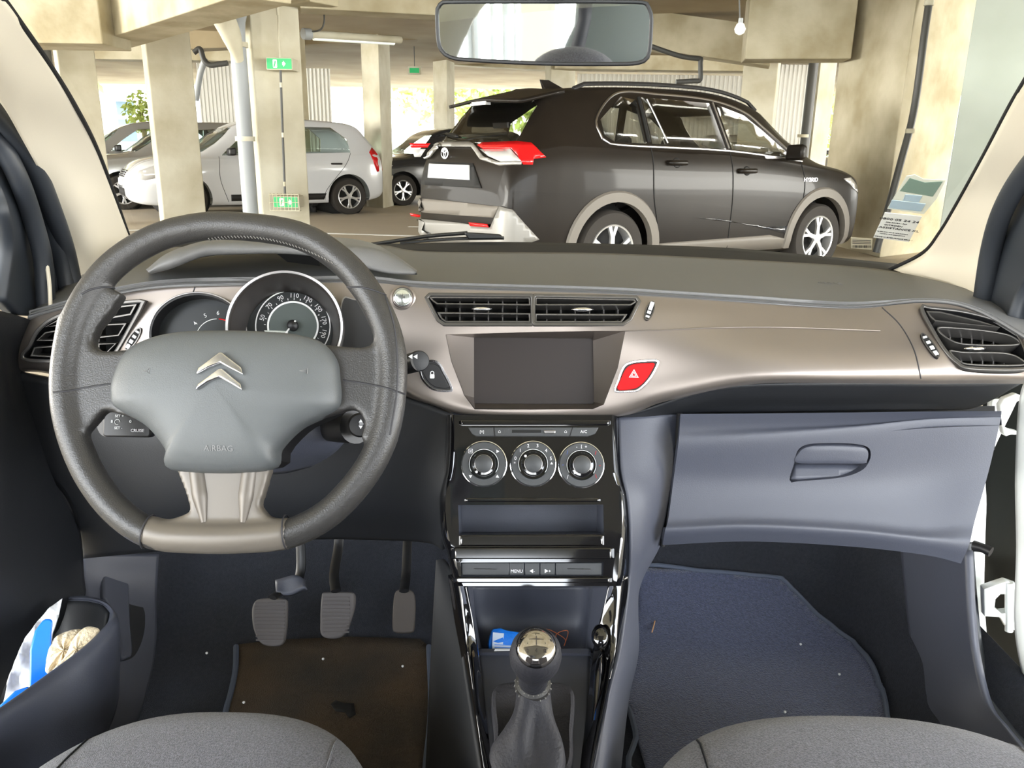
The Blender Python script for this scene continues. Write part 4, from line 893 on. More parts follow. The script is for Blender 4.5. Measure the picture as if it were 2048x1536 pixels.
for pts in ([(-.009, .010), (-.009, .001)], [(0, .012), (0, .0)], [(.009, .010), (.009, .001)], [(-.009, .006), (0, .0062), (.009, .006)]):
    tube('shift_pattern', [gs(*p) for p in spline([V((*q, 0)) for q in pts], 9) for p in [(p.x, p.y)]], .0006, M_eng, gl, n=0, seg=6)
for s, a in (('2', -.009), ('4', 0), ('R', .009)): text('shift_number', s, cf, a, -.006, .0055, M_eng, gl, h=.0240 - (a * a + .000036) * 20 + .0016)
lathe('collar', [(.0160, -.068), (.0185, -.070), (.0202, -.065), (.0196, -.058), (.0160, -.056)], gf, M_leath, gl, seg=36)
st = []
for i in range(20):
    a = i / 20 * 2 * math.pi; st.append(tube('s', [gf(.0165 * math.cos(a), .0165 * math.sin(a), -.056), gf(.0206 * math.cos(a + .1), .0206 * math.sin(a + .1), -.065)], .0008, M_leath, None, n=2, seg=5))
join('collar_stitching', st, bpy.data.materials['stitch_thread'], gl)
rows = []
base = W(1062, 1480, .765); base.z = .567
for i in range(22):
    f = i / 21; row = []
    c = (gk + ax * -.066).lerp(base + V((-.004, -.035, 0)), f ** .9)
    for s in range(48):
        a = 2 * math.pi * s / 48; rr = .0182 + (f ** 1.8) * .027; fold = .0018 + .010 * f * math.sin(f * 3.1)
        rr += fold * math.sin(3 * a + 2.5 * f + 1.2) + .4 * fold * math.sin(5 * a - 3 * f)
        sq = 1 + .25 * f; row.append(c + V((math.cos(a) * rr * (1 - .1 * f), math.sin(a) * rr * sq, 0)))
    rows.append(row)
grid_mesh('gaiter', rows, M_gait, gl, closed_u=True, angle=80)
bf = Frame(W(1066, 1440, .80), (0, -.12, 1)); bf.O = V((W(1066, 1440, .79).x, .775, .568))
bo = [(983, 1400), (990, 1378), (1010, 1370), (1066, 1367), (1125, 1371), (1143, 1380), (1149, 1400), (1146, 1460), (1132, 1560), (1000, 1560), (988, 1460)]
dome('gaiter_base', bf.poly(bo), bf, [(1, -.012), (1, 0), (.97, .005), (.9, .007), (.75, .004), (.5, .0), (.02, 0)], M_gait, gl, rnd=90)
# ================================================================ windscreen, pillars, mirror
glassrows = [[(255, 492, 1.385), (700, 488, 1.43), (1024, 490, 1.45), (1400, 500, 1.43), (1785, 538, 1.375)],
             [(150, 225, 1.03), (600, 200, 1.10), (1024, 190, 1.13), (1450, 200, 1.10), (1945, 330, 1.06)],
             [(-30, -40, .76), (500, -60, .84), (1024, -70, .86), (1550, -60, .84), (2130, 40, .80)],
             [(-210, -430, .5), (400, -460, .56), (1024, -470, .58), (1650, -460, .56), (2260, -420, .5)]]
wsc = psurf('window_1', glassrows, M_wind, None, nu=50, nv=30, thick=.0); wsc['kind'] = 'structure'
wh = Hit([wsc])
cowl = psurf('cowl_panel', [[(240, 478, 1.44), (500, 476, 1.47), (760, 487, 1.47), (1024, 484, 1.48), (1400, 493, 1.47), (1600, 508, 1.45), (1800, 528, 1.42)], [(245, 500, 1.37), (500, 500, 1.37), (760, 500, 1.37), (1024, 510, 1.36), (1400, 520, 1.35), (1600, 532, 1.34), (1800, 552, 1.31)]], M_gap, None, nu=60, nv=6, thick=.01)
tag(cowl, 'black strip along the foot of the windscreen', 'cowl panel')
wi = thing('windscreen_wiper', 'black wiper lying at the foot of the windscreen', 'wiper', W(880, 478, 1.46))
tube('wiper_arm', [W(690, 497, 1.45), W(790, 482, 1.47), W(860, 472, 1.48), W(935, 466, 1.49)], .0035, M_blk, wi, n=20, seg=8); tube('wiper_blade', [W(800, 486, 1.48), W(900, 478, 1.49), W(1008, 476, 1.49)], .003, M_blk, wi, n=10, seg=6)
hexa('wiper_joint', [W(928, 464, 1.47), W(1000, 468, 1.47), W(1010, 478, 1.47), W(936, 480, 1.47), W(928, 464, 1.5), W(1000, 468, 1.5), W(1010, 478, 1.5), W(936, 480, 1.5)], M_blk, wi, b=.003)
# pillars
pl = psurf('pillar_trim', [
    [(-60, -60, .74), (8, 0, .78), (45, 50, .82), (100, 130, .90), (150, 210, .98), (192, 290, 1.07), (230, 390, 1.19), (262, 480, 1.32), (275, 503, 1.36)],
    [(-90, 0, .78), (-25, 90, .80), (30, 160, .87), (75, 240, .97), (120, 320, 1.05), (160, 400, 1.12), (190, 480, 1.19), (215, 550, 1.22), (218, 565, 1.22)],
    [(-130, 60, .82), (-60, 150, .84), (0, 205, .90), (42, 275, .98), (82, 350, 1.05), (110, 420, 1.11), (135, 490, 1.17), (152, 555, 1.19), (156, 600, 1.2)]], M_cream, None, nu=70, nv=16, thick=.01)
tag(pl, 'cream windscreen pillar trim on the driver side at the left', 'pillar trim')
pr = psurf('pillar_trim', [
    [(2130, 40, .80), (2060, 145, .93), (2020, 215, .99), (1970, 310, 1.06), (1915, 410, 1.16), (1880, 468, 1.24), (1845, 510, 1.31), (1775, 545, 1.37)],
    [(2160, 150, .86), (2100, 240, .94), (2060, 300, 1.0), (2010, 370, 1.07), (1965, 450, 1.13), (1935, 510, 1.19), (1905, 550, 1.23), (1880, 570, 1.26)],
    [(2200, 210, .90), (2140, 280, .96), (2085, 325, 1.0), (2040, 370, 1.05), (1995, 440, 1.1), (1975, 500, 1.13), (1958, 560, 1.15), (1948, 600, 1.15)]], M_cream, None, nu=60, nv=16, thick=.01)
tag(pr, 'cream windscreen pillar trim on the passenger side at the right', 'pillar trim')
for nm_, pts in (('driver side windscreen edge', [(-30, -45, .74), (8, 0, .785), (45, 52, .825), (100, 131, .905), (150, 212, .985), (191, 292, 1.075), (229, 392, 1.195), (261, 481, 1.325), (272, 488, 1.34)]),
                 ('passenger side windscreen edge', [(2100, 75, .85), (2060, 144, .935), (2019, 214, .995), (1969, 309, 1.065), (1914, 408, 1.165), (1879, 466, 1.245), (1844, 507, 1.315), (1774, 542, 1.37)])):
    tag(tube('windscreen_seal', [W(*p) for p in pts], .0032, M_gap, None, n=60, seg=8), 'thin black rubber seal along the ' + nm_, 'seal')
# rear view mirror
mo = W(1087, 66, .955); mn = V((-.17, -.98, -.075)).normalized(); mf = Frame(mo, mn)
mr = thing('rear_view_mirror', 'rectangular rear view mirror with a black rim hanging at the top centre', 'mirror', mo)
mpx = [(871, 30), (874, 12), (884, 3), (905, 0), (1085, -1), (1275, 0), (1296, 8), (1306, 26), (1306, 60), (1303, 100), (1296, 120), (1275, 130), (1220, 132), (1085, 131), (940, 124), (900, 118), (882, 105), (874, 85)]
pol = mf.poly(mpx); polr = [tuple(p)[:2] for p in spline([V((a, c, 0)) for a, c in pol], 90, closed=True)]
dome('mirror_shell', polr, mf, [(1.0, 0), (1.0, -.01), (.97, -.022), (.8, -.032), (.4, -.038), (.02, -.04)], M_blk, mr, rnd=0)
ring('mirror_rim', polr, mf, .0042, -.004, .0035, M_blk, mr, b=.0012)
prism('mirror_glass', inset(polr, .0035), mf, -.003, .0012, mat('mirror_silver', rgb(235, 238, 236), .02, metal=1), mr, label='silvered mirror glass')
tube('mirror_stem', [mf(0, .01, -.03), mf(.002, .05, -.05), wh(1090, -40) or mf(0, .06, -.06)], [.012, .009, .012], M_blk, mr, n=10, seg=14)
def MR(px, py, d):
    o = mf.P(px, py, .0012); v = ray(px, py).normalized(); r = v - mn * 2 * v.dot(mn); return o + r * d
# what stands behind the seats and shows in the mirror
M_liner = mat('headliner', rgb(150, 148, 138), .9, bump=(400, .3, .001)); M_pill = mat('rear_pillar_grey', rgb(120, 130, 132), .7)
o = grid_mesh('rear_pillar_trim', [[MR(x, y, 1.5) for x, y in r] for r in ([(850, -60), (905, -60), (1010, -60)], [(850, 0), (900, 0), (977, 0)], [(850, 50), (890, 50), (945, 40)], [(850, 90), (880, 90), (925, 85)], [(850, 150), (880, 150), (905, 135)])], M_liner); solid(o, .03)
tag(o, 'grey rear pillar lining reflected at the left of the rear view mirror', 'pillar trim')
o = grid_mesh('door_pillar_trim', [[MR(x, y, 1.1) for x, y in r] for r in ([(1150, -40), (1200, -40), (1340, -40)], [(1152, 0), (1200, 10), (1340, 0)], [(1148, 50), (1190, 50), (1340, 50)], [(1130, 90), (1170, 90), (1340, 90)], [(1115, 150), (1160, 150), (1340, 150)])], M_pill); solid(o, .04)
tag(o, 'grey door pillar lining reflected at the right of the rear view mirror', 'pillar trim')
sb = grid_mesh('seat_belt', [[MR(x, y, 1.06) for x, y in r] for r in ([(1160, -20), (1186, -20)], [(1156, 40), (1182, 40)], [(1140, 100), (1168, 100)], [(1135, 140), (1160, 140)])], M_plas); solid(sb, .002); tag(sb, 'dark seat belt webbing reflected in the rear view mirror', 'seat belt')
hr = thing('headrest', 'grey fabric headrest reflected at the bottom of the rear view mirror', 'headrest', MR(1145, 160, .95)); f0 = Frame(MR(1145, 172, .95), -(MR(1145, 140, 1) - MR(1145, 140, .5)))
dome('headrest_cushion', [(.098 * math.cos(R(a)), .06 * math.sin(R(a)) - .02) for a in range(0, 360, 12)], f0, [(1, -.09), (1.04, -.04), (1, 0), (.8, .02), (.4, .03), (.02, .032)], M_seat, hr, rnd=0)
for i, x in enumerate((938, 952, 985, 1012, 1032)):
    a, b = MR(x, -40, 4.5), MR(x, 135, 4.5); a.x = b.x = (a.x + b.x) / 2; a.y = b.y = (a.y + b.y) / 2
    tag(tube('fence_post', [V((a.x, a.y, 0)), V((a.x, a.y, 2.6))], .03 if i % 2 else .02, M_pipe, None, n=2, seg=8), 'slim metal fence post outside, reflected in the rear view mirror', 'fence post', 'fence posts reflected in the mirror')
a, b = MR(1049, 60, 4), MR(1116, 60, 4)
k = V((b - a)); k = V((k.x, k.y, 0)); a.z = b.z = 0; dd = V((-k.y, k.x, 0)).normalized() * -.5
o = hexa('concrete_column', [a, a + k, a + k - dd, a - dd, a + V((0, 0, 3)), a + k + V((0, 0, 3)), a + k - dd + V((0, 0, 3)), a - dd + V((0, 0, 3))], M_white, b=.01, smooth=False); tag(o, 'white column behind the car, reflected in the middle of the rear view mirror', 'column')
# papers stuck on the windscreen
def onglass(px, py, h=.002): return wh(px, py, h) or W(px, py, 1.25)
pap = thing('insurance_sticker', 'clear plastic parking holder with green and blue slips on the windscreen, lower right', 'sticker', onglass(1830, 390)); f0 = wh.frame(1825, 390); gfr = Frame(f0.O, f0.n)
M_slipg = mat('green_slip', rgb(120, 142, 128), .35); M_slipb = mat('blue_slip', rgb(165, 185, 195), .4); M_sleeve = mat('clear_sleeve', rgb(222, 226, 214), .25, alpha=.65); M_paper = mat('paper', rgb(226, 226, 218), .8)
prism('plastic_sleeve', gfr.poly([(1813, 350), (1830, 347), (1848, 356), (1892, 358), (1874, 395), (1848, 426), (1775, 415)]), gfr, .001, .002, M_sleeve, pap)
prism('green_slip', gfr.poly([(1820, 353), (1850, 362), (1886, 360), (1866, 390), (1800, 379)]), gfr, .002, .0026, M_slipg, pap)
prism('blue_slip', gfr.poly([(1811, 386), (1845, 389), (1838, 402), (1806, 398)]), gfr, .002, .0026, M_slipb, pap); prism('blue_slip', gfr.poly([(1784, 397), (1852, 405), (1842, 420), (1778, 413)]), gfr, .002, .0026, M_slipb, pap)
cdx = thing('assistance_card', 'white assistance phone card on the windscreen below the plastic holder', 'card', onglass(1795, 450)); f0 = wh.frame(1795, 450); gfr = Frame(f0.O, f0.n)
prism('card_sheet', gfr.poly([(1770, 423), (1844, 431), (1818, 482), (1747, 473)]), gfr, .001, .0018, M_paper, cdx)
a0, b0 = gfr.ab(1770, 433); a1, b1 = gfr.ab(1838, 441); rt_ = math.atan2(b1 - b0, a1 - a0)
for s, x, y, z in (('0800 05 24 24', 1799, 438, .0095), ('Allo 24h/24 - 7j/7', 1793, 444, .0042), ('CITROEN', 1787, 449, .0062), ('ASSISTANCE XL', 1798, 456, .0082), ('ne pas jeter sur la voie publique', 1785, 463, .0035), ('numéro vert appel gratuit', 1785, 467, .0035), ('VOUS N ETES JAMAIS SEUL !', 1787, 474, .0045)):
    a_, b_ = gfr.ab(x, y); text('card_lettering', s, gfr, a_, b_, z, M_dmark, cdx, h=.0022, rot=rt_)
vl = thing('windscreen_label', 'small clear label with a barcode at the windscreen foot', 'label', onglass(1724, 485)); f0 = wh.frame(1724, 485); gfr = Frame(f0.O, f0.n)
prism('label_sheet', gfr.poly([(1702, 473), (1745, 476), (1744, 498), (1702, 495)]), gfr, .001, .0014, mat('label_beige', rgb(206, 198, 172), .6, alpha=.7), vl)
bars = []; rg = random.Random(3)
for i in range(17):
    x = 1706 + i * 2.2; w = rg.choice((.6, 1.2)); bars.append(prism('b', gfr.poly([(x, 489), (x + w, 489), (x + w, 494), (x, 494)]), gfr, .0014, .0018, M_dmark, None))
join('barcode', bars, M_dmark, vl)
for y in (478, 481, 484):
    prism('printed_line', gfr.poly([(1705, y), (1742, y + 1.5), (1742, y + 2.3), (1705, y + .9)]), gfr, .0014, .0018, M_dmark, vl)
# ================================================================ left door
dl = thing('driver_door', 'dark driver side door trim with a storage pocket at the left edge', 'car door', (-.68, .9, .3))
psurf('window_frame', [[(-60, 190, 1.0), (-10, 232, 1.02), (40, 300, 1.05), (80, 400, 1.10), (112, 500, 1.15), (128, 600, 1.15)], [(-60, 260, .98), (-20, 300, 1.0), (10, 350, 1.02), (40, 420, 1.05), (58, 500, 1.08), (58, 632, 1.06)], [(-60, 330, .97), (-20, 345, .98), (2, 378, 1.0), (18, 430, 1.0), (24, 500, 1.02), (8, 600, 1.0)]], M_seal, dl, nu=40, nv=14, thick=.02)
for d_, r_ in ((0, .013), (1, .012)):
    pts = [[(-40, 225, 1.0), (20, 265, 1.05), (62, 340, 1.08), (95, 430, 1.12), (125, 520, 1.15), (138, 600, 1.15)], [(-40, 262, .98), (0, 290, 1.0), (38, 360, 1.02), (66, 440, 1.06), (86, 520, 1.08), (92, 620, 1.08)]][d_]
    tube('door_weatherstrip', [W(*p) for p in pts], r_, M_seal, dl, n=40, seg=14)
ls = tube('body_seal', [W(*p) for p in [(-30, 205, .95), (25, 262, 1.0), (72, 340, 1.05), (105, 420, 1.1), (132, 500, 1.15), (150, 585, 1.16)]], .012, M_seal, None, n=50, seg=14); tag(ls, 'dark rubber door seal beside the driver side pillar trim', 'seal')
tube('door_edge', [W(90, 505, 1.08), W(98, 560, 1.07), W(101, 612, 1.06)], .0026, M_cream, dl, n=12, seg=8, label='white painted sliver of the door opening')
grid_mesh('door_glass', [[WX(x, y, -.66) for x in (-80, -30, 30)] for y in (330, 480, 640)], M_wind, dl)
psurf('door_trim', [[(-80, 590, .93), (-10, 618, .98), (60, 640, 1.05), (58, 660, 1.08)], [(-80, 740, .92), (0, 742, .97), (26, 742, 1.02), (50, 745, 1.08)], [(-80, 900, .91), (0, 900, .95), (70, 905, 1.03), (110, 910, 1.10)], [(-80, 1050, .90), (0, 1050, .94), (100, 1050, 1.03), (160, 1060, 1.1)], [(-80, 1200, .90), (0, 1200, .95), (110, 1190, 1.03), (172, 1180, 1.1)], [(-80, 1400, .95), (0, 1400, 1.0), (120, 1380, 1.04), (210, 1340, 1.1)], [(-80, 1600, .90), (0, 1600, .95), (120, 1560, .98), (230, 1500, 1.05)]], M_dplas, dl, nu=30, nv=60, thick=.02)
psurf('door_pocket', [
    [(-60, 1462, .76), (20, 1410, .82), (100, 1355, .88), (165, 1305, .93), (205, 1262, .97), (216, 1238, 1.0), (205, 1215, 1.03), (175, 1203, 1.05), (125, 1200, 1.06)],
    [(-60, 1455, .75), (20, 1402, .81), (100, 1345, .87), (170, 1292, .92), (214, 1248, .96), (226, 1226, .99), (212, 1206, 1.02), (178, 1196, 1.045), (125, 1195, 1.06)],
    [(-60, 1475, .74), (30, 1425, .80), (115, 1370, .86), (185, 1315, .91), (226, 1270, .95), (237, 1240, .98), (224, 1222, 1.03), (190, 1212, 1.06), (130, 1205, 1.075)],
    [(-60, 1540, .74), (30, 1500, .80), (125, 1450, .85), (195, 1390, .90), (232, 1330, .95), (241, 1290, .985), (232, 1260, 1.04), (200, 1250, 1.08), (140, 1240, 1.09)],
    [(-60, 1640, .76), (30, 1620, .80), (120, 1580, .84), (185, 1520, .88), (222, 1450, .92), (238, 1390, .97), (232, 1350, 1.04), (200, 1340, 1.08), (150, 1330, 1.09)]], M_plas, dl, nu=70, nv=30, thick=.004)
psurf('pocket_liner', [[(-60, 1300, 1.0), (60, 1250, 1.02), (130, 1200, 1.055), (190, 1203, 1.04), (214, 1225, 1.0)], [(-60, 1440, 1.0), (60, 1390, 1.0), (130, 1340, 1.02), (180, 1300, 1.0), (205, 1280, .97)]], M_dplas, dl, nu=30, nv=10, thick=.004)
# things in the door pocket
M_cloth = mat('cream_cloth', rgb(214, 198, 168), .95, bump=(180, 1, .004), sheen=.3)
c0 = W(150, 1300, .94); f0 = Frame(c0, (EYE - c0))
vs = []
cl = thing('folded_cloth', 'cream fluffy cloth stuffed in the driver door pocket', 'cloth', c0)
def lump(name, pts, m, par, fr, h=.02, amp=.0025, seed=1, rings=12):
    P = spline([V((a, c, 0)) for a, c in fr.poly(pts)], 90, closed=True); cc = sum(P, V((0, 0, 0))) / len(P); rg = random.Random(seed); ph = [rg.random() * 6 for _ in range(6)]
    rows = []
    for i in range(rings + 1):
        s = math.cos(i / rings * math.pi / 2); z = math.sin(i / rings * math.pi / 2) * h; s = max(s, .02)
        rows.append([fr(cc.x + (q.x - cc.x) * s, cc.y + (q.y - cc.y) * s, z + amp * math.sin(q.x * 300 + ph[0] + i * .4) * math.sin(q.y * 260 + ph[1]) - .003) for q in P])
    rows.insert(0, [fr(q.x, q.y, -.02) for q in P]); o = fixn(grid_mesh(name, rows, m, par, closed_u=True, caps=True)); return o
lump('cloth_fold', [(90, 1345), (95, 1300), (110, 1275), (135, 1262), (160, 1258), (172, 1268), (160, 1300), (120, 1340)], M_cloth, cl, f0, .016, .004, 2)
lump('cloth_edge', [(104, 1342), (128, 1315), (145, 1280), (160, 1262), (175, 1253), (195, 1256), (200, 1266), (190, 1285), (160, 1312), (125, 1340)], M_cloth, cl, Frame(W(150, 1300, .925), EYE - c0), .014, .0025, 5)
bg = thing('plastic_bag', 'clear white plastic bag sticking up from the driver door pocket', 'bag', W(60, 1350, .93)); f1 = Frame(W(70, 1300, .955), (EYE - W(70, 1300, .955)))
M_bag = mat('white_bag', rgb(220, 222, 226), .25, bump=(25, .8, .01), coat=.4)
ppatch('bag_film', [(6, 1412), (14, 1370), (28, 1325), (50, 1275), (80, 1238), (100, 1215), (124, 1197), (118, 1230), (105, 1265), (100, 1330), (60, 1380), (20, 1412)], lambda x, y: f1.P(x, y, .006 * math.sin(x * .12) * math.cos(y * .06)), M_bag, bg, step=8, thick=.002)
bl_ = thing('blue_brush', 'bright blue plastic brush handle standing in the driver door pocket', 'brush', W(80, 1370, .91)); f2 = Frame(W(80, 1300, .925), (EYE - W(80, 1300, .925)))
M_bright = mat('bright_blue_plastic', rgb(10, 118, 240), .3, coat=.4)
prism('brush_handle', f2.poly([(59, 1375), (60, 1300), (70, 1262), (84, 1243), (90, 1238), (102, 1238), (106, 1244), (103, 1268), (101, 1352), (78, 1366)]), f2, -.008, .004, M_bright, bl_, b=.002)
f3 = Frame(W(30, 1400, .86), (EYE - W(30, 1400, .86))); prism('brush_head', f3.poly([(-10, 1420), (30, 1382), (58, 1372), (58, 1400), (20, 1425), (-10, 1450)]), f3, -.008, .003, M_bright, bl_, b=.002)
# ================================================================ kick panel, pedals, floor
kp = psurf('kick_panel', [[(163, 1108, 1.13), (230, 1108, 1.17), (318, 1108, 1.24)], [(172, 1180, 1.10), (240, 1180, 1.15), (314, 1180, 1.21)], [(190, 1290, 1.03), (250, 1290, 1.08), (312, 1290, 1.14)], [(205, 1380, .99), (250, 1380, 1.03), (295, 1380, 1.07)], [(200, 1500, .92), (235, 1500, .96), (258, 1500, 1.0)]], M_plas, None, nu=24, nv=40, thick=.01)
tag(kp, 'blue-grey plastic kick panel left of the driver footwell', 'kick panel'); kph = Hit([kp])
bn = thing('bonnet_release', 'grey bonnet release lever on the driver kick panel', 'lever', kph(228, 1250)); f0 = kph.frame(228, 1230); f0 = Frame(f0.O, f0.n)
prism('release_lever', f0.poly([(201, 1200), (200, 1160), (208, 1150), (235, 1147), (250, 1152), (252, 1200), (254, 1250), (258, 1310), (250, 1318), (236, 1320), (230, 1260), (205, 1205)]), f0, -.002, .008, M_plas, bn, b=.003, rnd=50)
prism('lever_recess', f0.poly([(252, 1195), (275, 1205), (288, 1225), (286, 1270), (268, 1312), (240, 1322), (236, 1318), (256, 1300), (255, 1240)]), f0, -.001, .0015, M_dplas, bn, rnd=40)
carp_prof = [(.35, .30), (.9, .30), (1.2, .305), (1.32, .33), (1.45, .40), (1.56, .52), (1.62, .70), (1.60, .85), (1.45, .88)]
car_rows = []
for (y, z) in carp_prof: car_rows.append([V((x, y, z + (0 if abs(x) < .60 else (abs(x) - .60) * 1.2) * max(0, .75 - z) * 2)) for x in (-.72, -.66, -.58, -.3, 0, .3, .6, .68, .76)])
cp = surf('footwell_carpet', car_rows, M_carpet, None, nu=60, nv=60, thick=.01); tag(cp, 'dark carpet lining the front footwells of the car', 'carpet'); ch = Hit([cp])
side_r = psurf('kick_panel', [[(1800, 1090, 1.30), (1870, 1095, 1.2), (1932, 1100, 1.10)], [(1812, 1220, 1.24), (1875, 1220, 1.15), (1938, 1220, 1.06)], [(1824, 1310, 1.18), (1890, 1310, 1.10), (1948, 1310, 1.03)], [(1840, 1400, 1.10), (1905, 1400, 1.03), (1972, 1400, .98)], [(1870, 1460, 1.04), (1935, 1460, .98), (2005, 1450, .93)], [(1900, 1560, .95), (1980, 1560, .90), (2070, 1530, .85)]], M_plas, None, nu=24, nv=40, thick=.01); tag(side_r, 'grey plastic kick panel right of the passenger footwell', 'kick panel')
def onc(h): return lambda x, y: ch(x, y, h) or W(x, y, 1.2)
pmp = [(1279, 1139), (1400, 1146), (1545, 1159), (1566, 1166), (1590, 1190), (1640, 1240), (1720, 1297), (1750, 1330), (1766, 1370), (1780, 1440), (1785, 1570), (1300, 1570), (1272, 1480), (1262, 1440), (1243, 1390), (1258, 1320), (1272, 1230)]
pm = thing('floor_mat', 'blue-grey carpet floor mat in the passenger footwell', 'floor mat', ch(1500, 1350))
ppatch('mat_pile', pmp, onc(.010), M_mat, pm, step=13, thick=.006)
tube('mat_binding', [ch(x, y, .010) for x, y in [(int(p.x), int(p.y)) for p in spline([V((a, b, 0)) for a, b in pmp], 90, closed=True, arc=False)]], .0045, M_matb, pm, n=0, seg=8, closed=True)
dmp = [(476, 1296), (560, 1286), (700, 1280), (840, 1284), (858, 1300), (862, 1420), (850, 1570), (440, 1570), (452, 1430), (466, 1400), (474, 1340)]
dm = thing('floor_mat', 'worn brownish floor mat under the pedals', 'floor mat', ch(650, 1400))
ppatch('mat_pile', dmp, onc(.010), M_mato, dm, step=26, thick=.006)
for pts in ([(474, 1300), (472, 1350), (462, 1400), (452, 1440), (440, 1560)], [(858, 1300), (862, 1420), (850, 1560)]): tube('mat_binding', [ch(x, y, .010) for x, y in pts], .005, M_matb, dm, n=24, seg=8)
ppatch('worn_hole', [(662, 1420), (672, 1412), (690, 1418), (708, 1418), (712, 1440), (700, 1448), (690, 1436), (672, 1434)], onc(.012), M_gap, dm, step=8, thick=.001)
rg = random.Random(11)
for (x, y, l) in ((1303, 1268, 'thin pale wood splinter on the passenger floor mat'), (1678, 1364, 'white crumb near the outer edge of the passenger mat'), (1567, 1441, 'white crumb at the seat edge of the passenger mat'), (1598, 1300, 'tiny white crumb in the middle of the passenger mat'), (490, 1422, 'white crumb at the front edge of the driver seat'), (806, 1348, 'pale crumb on the right of the driver floor mat'), (648, 1333, 'pale crumb in the middle of the driver floor mat'), (415, 1321, 'white crumb on the carpet left of the clutch pedal')):
    p = ch(x, y, .017); f0 = Frame(p, (0, 0, 1))
    if 'splinter' in l: o = tube('wood_splinter', [W(1309, 1256, 1.2).lerp(p, 1) + V((.010, .03, .0)), p + V((0.005, .012, .002)), p + V((-.003, -.012, 0))], .0012, mat('straw', rgb(220, 170, 120), .7), None, n=8, seg=6)
    else: o = lathe('crumb', [(.001, -.002), (.0024, 0), (.002, .0015), (.0004, .0025)], f0, M_mark, None, seg=8)
    tag(o, l, 'crumb' if 'crumb' in l else 'splinter')
# pedals
def pedal(name, label, pts, Y, arm, m, ribs=None):
    t = thing(name, label, 'pedal', W(*pts[0], Y)); f0 = Frame(W(sum(p[0] for p in pts) / len(pts), sum(p[1] for p in pts) / len(pts), Y), (0, -.72, .69))
    prism('pedal_pad', f0.poly(pts), f0, -.012, 0, m, t, rnd=50, b=.003)
    if ribs:
        x0, x1, y0, y1, n = ribs
        for i in range(n):
            y = y0 + (y1 - y0) * i / (n - 1); s = 1 - .12 * abs(i / (n - 1) - .4); c = (x0 + x1) / 2; w = (x1 - x0) / 2 * s
            tube('pedal_rib', [f0.P(c - w, y, .001), f0.P(c + w, y, .001)], .0016, m, t, n=2, seg=6)
    tube('pedal_arm', [W(*p) for p in arm], .009, M_blk, t, n=20, seg=10, flat=.5); return t
M_ped = mat('pedal_rubber', rgb(88, 84, 84), .75)
pedal('clutch_pedal', 'ribbed clutch pedal, leftmost of the three pedals', [(503, 1230), (506, 1208), (520, 1197), (568, 1197), (574, 1205), (572, 1260), (562, 1288), (525, 1288), (508, 1262)], 1.20, [(545, 1195, 1.21), (570, 1178, 1.24), (600, 1150, 1.28), (600, 1060, 1.32)], M_ped, (510, 570, 1205, 1280, 11))
pedal('brake_pedal', 'ribbed brake pedal, middle one of the three pedals', [(643, 1190), (650, 1184), (702, 1184), (710, 1192), (706, 1225), (686, 1270), (645, 1272), (640, 1240)], 1.22, [(672, 1182, 1.23), (668, 1150, 1.27), (676, 1100, 1.32), (680, 1060, 1.34)], M_ped, (645, 700, 1195, 1264, 10))
pedal('accelerator_pedal', 'narrow accelerator pedal, rightmost of the three pedals', [(787, 1200), (795, 1180), (822, 1180), (830, 1200), (828, 1255), (820, 1264), (792, 1264), (785, 1255)], 1.26, [(808, 1182, 1.27), (812, 1150, 1.32), (815, 1080, 1.38)], mat('worn_pedal', rgb(70, 64, 60), .7), None)
bk = psurf('pedal_bracket', [[(550, 1160, 1.24), (590, 1150, 1.24), (612, 1160, 1.24)], [(552, 1185, 1.22), (580, 1190, 1.22), (608, 1172, 1.22)]], M_plas, None, nu=12, nv=6, thick=.01); tag(bk, 'grey plate on the clutch pedal arm', 'bracket')
# ================================================================ seats
def seat(cx, w, yf, zt, label):
    t = thing('front_seat', label, 'car seat', (cx, .5, .3)); f0 = Frame((cx, yf - .29, zt - .03), (0, 0, 1)); n = 2.5
    pol = [(w * math.copysign(abs(math.cos(R(a))) ** (2 / n), math.cos(R(a))), .29 * math.copysign(abs(math.sin(R(a))) ** (2 / n), math.sin(R(a)))) for a in range(0, 360, 4)]
    cu = dome('seat_cushion', pol, f0, [(.86, -.16), (.95, -.13), (1.0, -.07), (1.0, -.04), (.985, -.015), (.955, .005), (.90, .018), (.8, .027), (.6, .032), (.3, .030), (.02, .028)], M_seat, t, rnd=0)
    hs = Hit([cu])
    for s in (-1, 1):
        P = []
        for k in range(30):
            f = k / 29; x = cx + s * w * (.62 + .1 * f); y = yf - .012 - .5 * f; hit = hs.t.ray_cast(V((x, y, 2)), V((0, 0, -1)))
            if hit[0]: P.append(hit[0] + V((0, 0, .0002)))
        if len(P) > 3: tube('seat_seam', P, .0016, M_dplas if s < 0 else M_seat, cu, n=0, seg=6)
    prism('backrest', rpoly(w * 1.8, .62, .12), Frame((cx, .10, .80), (0, .96, .28)), -.12, .03, M_seat, t, b=.04, seg=3)
    box('seat_base', (cx - w * .8, yf - .5, .31), (cx + w * .8, yf - .08, zt - .14), M_blk, t, b=.02); return t
seat(-.340, .225, .845, .555, 'grey fabric driver seat cushion below the steering wheel')
seat(.405, .290, .845, .562, 'blue-grey fabric passenger seat cushion at the lower right')
